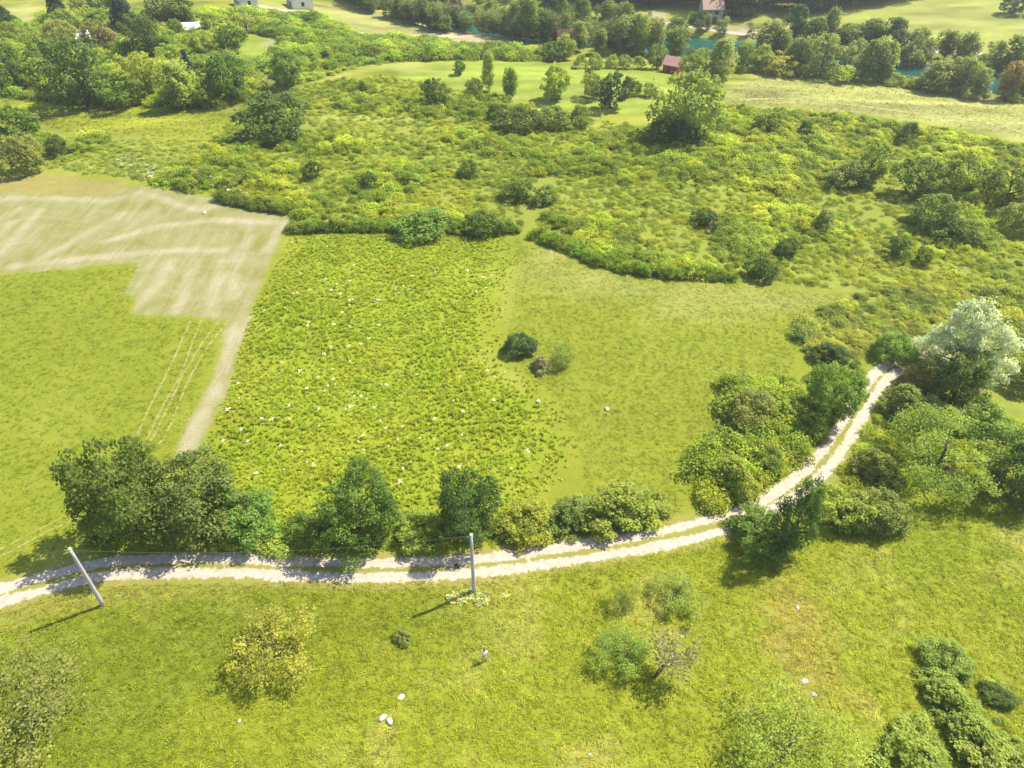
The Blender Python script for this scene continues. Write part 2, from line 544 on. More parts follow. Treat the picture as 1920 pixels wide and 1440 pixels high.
class MB:
    """collects quads and triangles into one mesh"""
    def __init__(self):
        self.v, self.f = [], []
    def add(self, vs, fs):
        n = len(self.v)
        self.v += [tuple(p) for p in vs]
        self.f += [tuple(i + n for i in q) for q in fs]
    def box(self, x0, x1, y0, y1, z0, z1):
        self.add([(x0, y0, z0), (x1, y0, z0), (x1, y1, z0), (x0, y1, z0), (x0, y0, z1), (x1, y0, z1), (x1, y1, z1), (x0, y1, z1)],
                 [(0, 3, 2, 1), (4, 5, 6, 7), (0, 1, 5, 4), (1, 2, 6, 5), (2, 3, 7, 6), (3, 0, 4, 7)])
    def tube(self, pts, radii, n=8, caps=True):
        pts = [Vector(p) for p in pts]
        rings = []
        for i, p in enumerate(pts):
            d = (pts[min(i + 1, len(pts) - 1)] - pts[max(i - 1, 0)]).normalized()
            a = d.orthogonal().normalized() if abs(d.z) < 0.95 else Vector((1, 0, 0)).cross(d).normalized()
            b = d.cross(a)
            rings.append([p + (a * math.cos(2 * math.pi * k / n) + b * math.sin(2 * math.pi * k / n)) * radii[i] for k in range(n)])
        vs = [q for r in rings for q in r]
        fs = [(i * n + k, i * n + (k + 1) % n, (i + 1) * n + (k + 1) % n, (i + 1) * n + k) for i in range(len(pts) - 1) for k in range(n)]
        if caps:
            fs += [tuple(range(n))[::-1], tuple((len(pts) - 1) * n + k for k in range(n))]
        self.add(vs, fs)
    def mesh(self, name, mat):
        me = bpy.data.meshes.new(name)
        me.from_pydata(self.v, [], self.f)
        me.materials.append(mat)
        return me
    def build(self, name, mat, parent=None, loc=None):
        return obj(name, self.mesh(name, mat), parent, loc)

# ------------------------------------------------------------------ the land
def axis(fine0, fine1, step, lo, hi, grow=1.06):
    a = list(np.arange(fine0, fine1, step))
    s, v = step, a[-1]
    while v < hi:
        s *= grow
        v += s
        a.append(v)
    s, v = step, a[0]
    while v > lo:
        s *= grow
        v -= s
        a.insert(0, v)
    return np.array(a)

gx = axis(-78, 80, 0.5, -2500, 2500, 1.055)
gy = axis(14, 135, 0.5, -600, 3500, 1.022)
GX, GY = np.meshgrid(gx, gy)
fx, fy = GX.ravel(), GY.ravel()
gz = height(fx, fy)
near = (fx > -150) & (fx < 10) & (fy > 40) & (fy < 150)
hay_sd = np.full(fx.shape, -5.0)
hay_sd[near] = np.clip(poly_sd(fx[near], fy[near], HAY), -5, 5)
wr = np.zeros(fx.shape)
wmin = np.full(near.sum(), 1e9)
for p in WINDROWS:
    wmin = np.minimum(wmin, seg_dist(fx[near], fy[near], p)[0])
wr[near] = smooth(-wmin, -1.5, -0.2)
nx_, ny_ = len(gx), len(gy)
ii = (np.arange(ny_ - 1)[:, None] * nx_ + np.arange(nx_ - 1)[None]).ravel()
quads = np.stack([ii, ii + 1, ii + 1 + nx_, ii + nx_], 1)
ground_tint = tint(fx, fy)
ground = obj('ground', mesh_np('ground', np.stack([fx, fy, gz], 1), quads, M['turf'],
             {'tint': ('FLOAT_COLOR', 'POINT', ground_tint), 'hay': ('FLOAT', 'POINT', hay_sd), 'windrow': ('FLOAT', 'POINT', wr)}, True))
tag(ground, 'rolling green meadow land', None, None, 'structure')

# the mown hayfield: its own sheet over the land, on the land's own grid
fh = hay_sd[quads].max(1) > -1.6
used = np.unique(quads[fh])
remap = np.full(len(fx), -1)
remap[used] = np.arange(len(used))
tag(obj('mown_field', mesh_np('mown_field', np.stack([fx[used], fy[used], gz[used] + 0.02], 1), remap[quads[fh]], M['turf'],
        {'tint': ('FLOAT_COLOR', 'POINT', ground_tint[used]), 'hay': ('FLOAT', 'POINT', hay_sd[used]), 'windrow': ('FLOAT', 'POINT', wr[used])}, True)),
    'pale mown hayfield with straw streaks', None, None, 'structure')

def spline(pts, step):
    """Catmull-Rom through the points, resampled"""
    P = np.array(pts, float)
    P = np.vstack([2 * P[0] - P[1], P, 2 * P[-1] - P[-2]])
    out = []
    for i in range(1, len(P) - 2):
        p0, p1, p2, p3 = P[i - 1:i + 3]
        t = np.linspace(0, 1, 24, endpoint=False)[:, None]
        out.append(0.5 * (2 * p1 + (p2 - p0) * t + (2 * p0 - 5 * p1 + 4 * p2 - p3) * t ** 2 + (3 * p1 - p0 - 3 * p2 + p3) * t ** 3))
    Q = np.vstack(out + [P[-2:-1]])
    d = np.r_[0, np.cumsum(np.hypot(*np.diff(Q, axis=0).T))]
    s = np.arange(0, d[-1], step)
    return np.stack([np.interp(s, d, Q[:, 0]), np.interp(s, d, Q[:, 1])], 1)

def ribbon(name, centre, lat, mat, zoff, profile=None, jitter=0.0, label=None):
    t = np.gradient(centre, axis=0)
    t /= np.linalg.norm(t, axis=1)[:, None]
    n = np.stack([-t[:, 1], t[:, 0]], 1)
    lat = np.array(lat)
    k = len(lat)
    w = np.tile(lat, (len(centre), 1))
    if jitter:
        w = w * (1 + jitter * (RNG.random(w.shape) - 0.5))
    P = centre[:, None, :] + n[:, None, :] * w[..., None]
    x, y = P[..., 0].ravel(), P[..., 1].ravel()
    z = height(x, y) + zoff
    if profile is not None:
        z = z + np.tile(profile, len(centre))
    i = (np.arange(len(centre) - 1)[:, None] * k + np.arange(k - 1)[None]).ravel()
    o = obj(name, mesh_np(name, np.stack([x, y, z], 1), np.stack([i, i + k, i + k + 1, i + 1], 1), mat,
            {'tint': ('FLOAT_COLOR', 'POINT', tint(x, y)), 'lateral': ('FLOAT', 'POINT', w.ravel())}, True))
    return tag(o, label, None, None, 'structure')

ROAD_PX = [(-260, 1190), (-120, 1152), (0, 1118), (100, 1090), (180, 1070), (260, 1063), (400, 1061), (500, 1064), (600, 1068), (700, 1070), (800, 1067), (890, 1061), (1000, 1049), (1100, 1034),
           (1200, 1018), (1280, 1001), (1340, 985), (1400, 968), (1445, 945), (1485, 920), (1530, 882), (1560, 845), (1588, 803), (1613, 762), (1640, 722), (1664, 697), (1700, 681), (1760, 668), (1850, 660)]
road_c = spline(gpoly(ROAD_PX), 0.35)
lat = np.array([-2.1, -1.7, -1.4, -1.1, -0.8, -0.5, -0.25, 0, 0.25, 0.5, 0.8, 1.1, 1.4, 1.7, 2.1])
ribbon('dirt_track', road_c, lat, M['track'], 0.05, np.array([-0.02, 0, 0, -0.02, -0.04, -0.02, 0, 0.02, 0, -0.02, -0.04, -0.02, 0, 0, -0.02]), label='pale two rut gravel track through the meadow')
ribbon('farm_lane', spline(gpoly([(440, 2), (500, 14), (600, 34), (640, 48), (685, 66), (745, 79)]), 1.0), [-1.5, -0.8, 0, 0.8, 1.5], M['lane'], 0.06, jitter=0.25, label='pale gravel lane running down the hill field')
ribbon('valley_road', spline(gpoly([(1120, 36), (1180, 32), (1240, 42), (1340, 57), (1430, 70), (1560, 88), (1700, 95), (1900, 104), (2100, 112)]), 1.5), [-1.1, -0.5, 0, 0.5, 1.1], M['lane'], 0.06, jitter=0.2, label='pale valley road beyond the river')
ribbon('meadow_path', spline(gpoly([(1385, 188), (1480, 186), (1600, 198), (1740, 216), (1830, 228), (1960, 262), (2060, 300)]), 0.8), [-0.8, -0.4, 0, 0.4, 0.8], mat_plain('trodden_grass', (0.285, 0.28, 0.105), 0.95, 0.25, 1.0, 0.1), 0.05, jitter=0.6, label='pale trodden path crossing the upper meadow')
for k, pp in enumerate(([(358, 602), (340, 640), (318, 690), (285, 755), (252, 828)], [(378, 600), (362, 640), (340, 700), (312, 750), (272, 830)],
                        [(410, 602), (375, 650), (340, 710), (312, 770), (282, 830)], [(428, 602), (390, 650), (350, 720), (322, 790), (296, 836)])):
    ribbon('wheel_track', spline(gpoly(pp), 0.4), [-0.15, 0, 0.15], M['straw'], 0.03, jitter=1.1, label='thin flattened wheel track in the left meadow')
for pp in ([(150, 955), (80, 990), (0, 1030), (-80, 1060)], [(150, 970), (80, 1002), (0, 1045), (-80, 1078)]):
    ribbon('wheel_track', spline(gpoly(pp), 0.4), [-0.10, 0, 0.10], M['straw'], 0.03, jitter=1.2, label='faint flattened wheel track in the left meadow')

rc = spline(RIVER[1:-1], 4.0)
tt = np.gradient(rc, axis=0)
tt /= np.linalg.norm(tt, axis=1)[:, None]
nn = np.stack([-tt[:, 1], tt[:, 0]], 1)
lw = np.linspace(-18, 18, 9)
P = rc[:, None] + nn[:, None] * lw[None, :, None]
i = (np.arange(len(rc) - 1)[:, None] * 9 + np.arange(8)[None]).ravel()
tag(obj('river', mesh_np('river', np.stack([P[..., 0].ravel(), P[..., 1].ravel(), np.full(P[..., 0].size, WATER_Z)], 1), np.stack([i, i + 9, i + 10, i + 1], 1), M['water'])),
    'turquoise river in the valley', None, None, 'structure')

# ------------------------------------------------------------------ leaves, crowns, trunks
def rand_dirs(n, rng):
    v = rng.normal(size=(n, 3))
    return v / np.linalg.norm(v, axis=1)[:, None]

def leaf_mesh(name, pos, nrm, size, rng, mat, stretch=1.5, value=None, aspect=1.0):
    """one kite-shaped, slightly folded leaf spray for each point; ASPECT: how much taller than wide the thing will be scaled"""
    pos = pos * np.array([1, 1, aspect])
    n = len(pos)
    nrm = nrm / (np.linalg.norm(nrm, axis=1)[:, None] + 1e-9)
    a = np.cross(nrm, rand_dirs(n, rng))
    a /= np.linalg.norm(a, axis=1)[:, None] + 1e-9
    b = np.cross(nrm, a)
    s = (size * rng.uniform(0.6, 1.35, n))[:, None]
    w = s * rng.uniform(0.42, 0.62, n)[:, None]
    l = s * stretch * 0.5
    fold = nrm * s * rng.uniform(-0.18, 0.28, n)[:, None]
    v = np.stack([pos - a * l, pos + b * w + fold - a * l * 0.15, pos + a * l, pos - b * w + fold - a * l * 0.15], 1).reshape(-1, 3)
    v = v / np.array([1, 1, aspect])
    f = np.arange(4 * n).reshape(-1, 4)
    if value is None:
        value = rng.random(n)
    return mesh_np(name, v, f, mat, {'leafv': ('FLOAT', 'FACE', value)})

def crown_points(seed, profile, nl, lobe, per, shell=(0.72, 1.05), zfloor=0.02, inner=0.12, aspect=1.5):
    """leaf positions in lobes hung on a crown outline: PROFILE(z in 0..1) gives the radius"""
    rng = np.random.default_rng(seed)
    pos, nrm, val, hubs = [], [], [], []
    ph = rng.uniform(0, 6.283, 3)
    am = rng.uniform(0.10, 0.26, 3)
    drift = rng.uniform(-0.22, 0.22, 2)
    for k in range(nl):
        z = 0.10 + 0.86 * ((k + rng.random()) / nl)
        R = profile(z)
        ang = k * 2.399963 + rng.uniform(-0.5, 0.5)
        R = R * (1 + am[0] * math.sin(2 * ang + ph[0]) + am[1] * math.sin(3 * ang + ph[1] + 4 * z) + am[2] * math.sin(5 * z + ph[2]))
        lr = lobe * rng.uniform(0.5, 1.4) * (0.55 + 0.45 * R)
        rr = max(R - lr * 0.75, 0) * rng.uniform(0.72, 1.06)
        c = np.array([rr * math.cos(ang), rr * math.sin(ang), min(z, 1 - lr * 0.45)])
        c[:2] += drift * z
        if rng.random() < 0.14:
            continue
        hubs.append(c)
        m = int(per * (lr / lobe) ** 2)
        d = rand_dirs(m, rng)
        d[:, 2] = np.where(d[:, 2] < -0.12, -d[:, 2] * rng.uniform(0.2, 1.0, m), d[:, 2])
        d /= np.linalg.norm(d, axis=1)[:, None]
        rad = lr * rng.uniform(*shell, m)
        rad = rad * (1 + 0.35 * (rng.random(m) ** 6))
        p = c + d * rad[:, None] * np.array([1, 1, 0.85 / aspect ** 0.6])
        tone = 0.5 + 0.5 * (rng.random() - 0.5)
        pos.append(p)
        nrm.append(d * 0.6 + np.array([0.1, 0.05, 0.65]) + rand_dirs(m, rng) * 0.8)
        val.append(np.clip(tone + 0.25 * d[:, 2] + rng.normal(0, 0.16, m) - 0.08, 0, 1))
    if inner:
        m = int(inner * sum(len(p) for p in pos))
        z = rng.uniform(0.06, 0.9, m)
        R = np.array([profile(q) for q in z]) * np.sqrt(rng.random(m)) * 0.75
        ang = rng.uniform(0, 2 * math.pi, m)
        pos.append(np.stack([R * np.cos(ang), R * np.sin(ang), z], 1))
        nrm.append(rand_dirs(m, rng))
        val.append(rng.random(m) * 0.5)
    pos, nrm, val = np.vstack(pos), np.vstack(nrm), np.concatenate(val)
    rad = np.hypot(pos[:, 0], pos[:, 1])
    pos = pos * np.array([1 / np.percentile(rad, 91), 1 / np.percentile(rad, 91), 1 / np.percentile(pos[:, 2], 97.5)])
    keep = pos[:, 2] > zfloor
    return pos[keep], nrm[keep], val[keep], hubs, rng

def prof_round(low=0.55):
    return lambda z: max(0.05, (low + (1 - low) * min(z / 0.4, 1)) * math.sqrt(max(0.0, 1 - max(0, (z - 0.4) / 0.62) ** 2)))
def prof_dome(z):
    return max(0.05, math.sqrt(max(0, 1 - (z * 0.98) ** 2.2)))
def prof_tall(z):
    return max(0.05, (0.5 + 0.5 * min(z / 0.35, 1)) * math.sqrt(max(0.0, 1 - max(0, (z - 0.45) / 0.57) ** 2.2)))
def prof_spread(z):
    return max(0.08, (0.15 if z < 0.3 else 1.0) * math.sqrt(max(0, 1 - max(0, (z - 0.55) / 0.47) ** 2)))
def prof_cone(z):
    return max(0.03, 1.0 * (1 - z) ** 0.85)

CROWN, TRUNK = {}, {}
def make_kind(key, n, profile, nl, lobe, per, size, stretch=1.5, trunk_r=0.05, shell=(0.72, 1.05), bark='bark', zfloor=0.02, inner=0.12, limb=True, aspect=1.6):
    CROWN[key], TRUNK[key] = [], []
    for k in range(n):
        seed = abs(hash_name(key)) + 31 * k
        pos, nrm, val, hubs, rng = crown_points(seed, profile, nl, lobe, per, shell, zfloor, inner, aspect)
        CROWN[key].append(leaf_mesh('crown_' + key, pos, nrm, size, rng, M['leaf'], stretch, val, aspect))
        b = MB()
        lean = rng.uniform(-0.06, 0.06, 2)
        b.tube([(0, 0, -0.03), (lean[0] * 0.5, lean[1] * 0.5, 0.2), (lean[0], lean[1], 0.45), (0, 0, 0.72)], [trunk_r * 1.25, trunk_r, trunk_r * 0.7, trunk_r * 0.25], 7)
        if limb:
            for h in hubs[::max(1, len(hubs) // 7)]:
                z0 = max(0.12, min(h[2] * 0.55, 0.55))
                m = np.array([h[0] * 0.45, h[1] * 0.45, z0 + (h[2] - z0) * 0.6])
                b.tube([(lean[0] * z0, lean[1] * z0, z0), tuple(m), tuple(h)], [trunk_r * 0.5, trunk_r * 0.32, trunk_r * 0.12], 5, False)
        TRUNK[key].append(b.mesh('trunk_' + key, M[bark]))

def hash_name(s):
    v = 7
    for ch in s:
        v = (v * 31 + ord(ch)) % 99991
    return v

make_kind('broad', 4, prof_round(0.6), 130, 0.17, 130, 0.044, stretch=1.3, shell=(0.45, 1.1), inner=0.10)
make_kind('upright', 1, prof_tall, 100, 0.22, 120, 0.056, stretch=1.3, shell=(0.45, 1.12), inner=0.10, aspect=2.4)
make_kind('broadfar', 5, prof_round(0.55), 80, 0.20, 70, 0.072, stretch=1.2, shell=(0.5, 1.1), inner=0.10)
make_kind('bush', 5, prof_dome, 95, 0.17, 90, 0.058, stretch=1.3, trunk_r=0.03, shell=(0.45, 1.15), aspect=1.4, inner=0.10)
make_kind('bushfar', 5, prof_dome, 60, 0.21, 62, 0.085, stretch=1.2, trunk_r=0.03, shell=(0.5, 1.15), aspect=1.3, inner=0.10)
make_kind('airy', 3, prof_round(0.5), 44, 0.22, 130, 0.036, stretch=1.6, trunk_r=0.03, shell=(0.2, 1.35), inner=0.25)
make_kind('faint', 3, prof_dome, 60, 0.24, 100, 0.028, stretch=1.5, trunk_r=0.025, shell=(0.1, 1.4), inner=0.35)
make_kind('spread', 3, prof_spread, 60, 0.20, 260, 0.027, stretch=1.4, trunk_r=0.045, shell=(0.3, 1.25), inner=0.05, aspect=1.0)
make_kind('tall', 6, prof_tall, 46, 0.38, 120, 0.115, stretch=1.2, trunk_r=0.06, bark='palebark', shell=(0.5, 1.1), aspect=3.2)
make_kind('conifer', 2, prof_cone, 60, 0.26, 110, 0.085, stretch=1.8, trunk_r=0.05, aspect=3.0)
make_kind('willow', 1, prof_round(0.5), 110, 0.16, 190, 0.036, stretch=2.0, trunk_r=0.05, shell=(0.3, 1.25))

TONES = {
    'dk': (0.056, 0.082, 0.019), 'md': (0.084, 0.113, 0.022), 'lt': (0.125, 0.158, 0.030), 'yl': (0.178, 0.165, 0.028), 'ol': (0.108, 0.126, 0.032),
    'gy': (0.120, 0.145, 0.042), 'br': (0.135, 0.120, 0.045), 'oy': (0.125, 0.118, 0.032), 'bg': (0.092, 0.138, 0.026), 'sv': (0.24, 0.25, 0.175), 'yg': (0.152, 0.178, 0.030),
    'dm': (0.066, 0.094, 0.020), 'om': (0.086, 0.104, 0.026), 'nv': (0.030, 0.048, 0.028), 'mr': (0.13, 0.035, 0.030), 'pk': (0.17, 0.15, 0.09), 'dg': (0.045, 0.070, 0.024)}

def fit(x0, y0, x1, y1, lift=0.0, tallest=9.0):
    """stand a crown on the land so that it fills a box of the photograph: base, radius, height"""
    cx, cyy = (x0 + x1) / 2, (y0 + y1) / 2
    w, hg = x1 - x0, y1 - y0
    zc = 1.5
    for _ in range(5):
        p = ground_at(cx, cyy, zc)
        d = Vector((p[0], p[1], p[2] - CAM_H))
        depth = d.y * CP - d.z * SP
        k = F_PX / depth
        a = math.atan2(-d.z, math.hypot(d.x, d.y))
        r = w / (2 * k)
        q = (hg / (2 * k)) ** 2 - (r * math.sin(a)) ** 2
        hz = math.sqrt(max(q, (0.42 * r * math.cos(a)) ** 2)) / math.cos(a)
        hz = min(hz, tallest * r / 2)
        zc = hz * (1 + lift)
    z = float(height(p[0], p[1]))
    return (float(p[0]), float(p[1]), z - 0.05), r, hz * (2 + lift) if lift == 0 else hz * 2 / (1 - lift * 0.5)

N_TREES = 0
def plant(name, kind, tone, box, label, cat='tree', lift=0.0, group=None, rot=None, squash=1.0, low=None):
    global N_TREES
    loc, r, h = fit(*box, lift=lift, tallest=low or {'bush': 1.2, 'bushfar': 1.7, 'broad': 2.3, 'broadfar': 2.0, 'spread': 1.2, 'airy': 1.6, 'faint': 1.3}.get(kind, 9.0))
    rng = random.Random(N_TREES * 13 + 5)
    N_TREES += 1
    root = empty(name, loc, rng.uniform(0, 6.28) if rot is None else rot, (r * squash * rng.uniform(0.95, 1.05), r * squash, h))
    v = rng.randrange(len(CROWN[kind]))
    t = obj('trunk', TRUNK[kind][v], root)
    c = obj('crown', CROWN[kind][v], root)
    j = [rng.uniform(0.9, 1.1) for _ in range(3)]
    b = rng.uniform(0.92, 1.08)
    tn = [q * 2.4 for q in TONES[tone]]
    c.color = (tn[0] * j[0] * b, tn[1] * b, tn[2] * j[2] * b, 1)
    tag(root, label, cat, group)
    return root

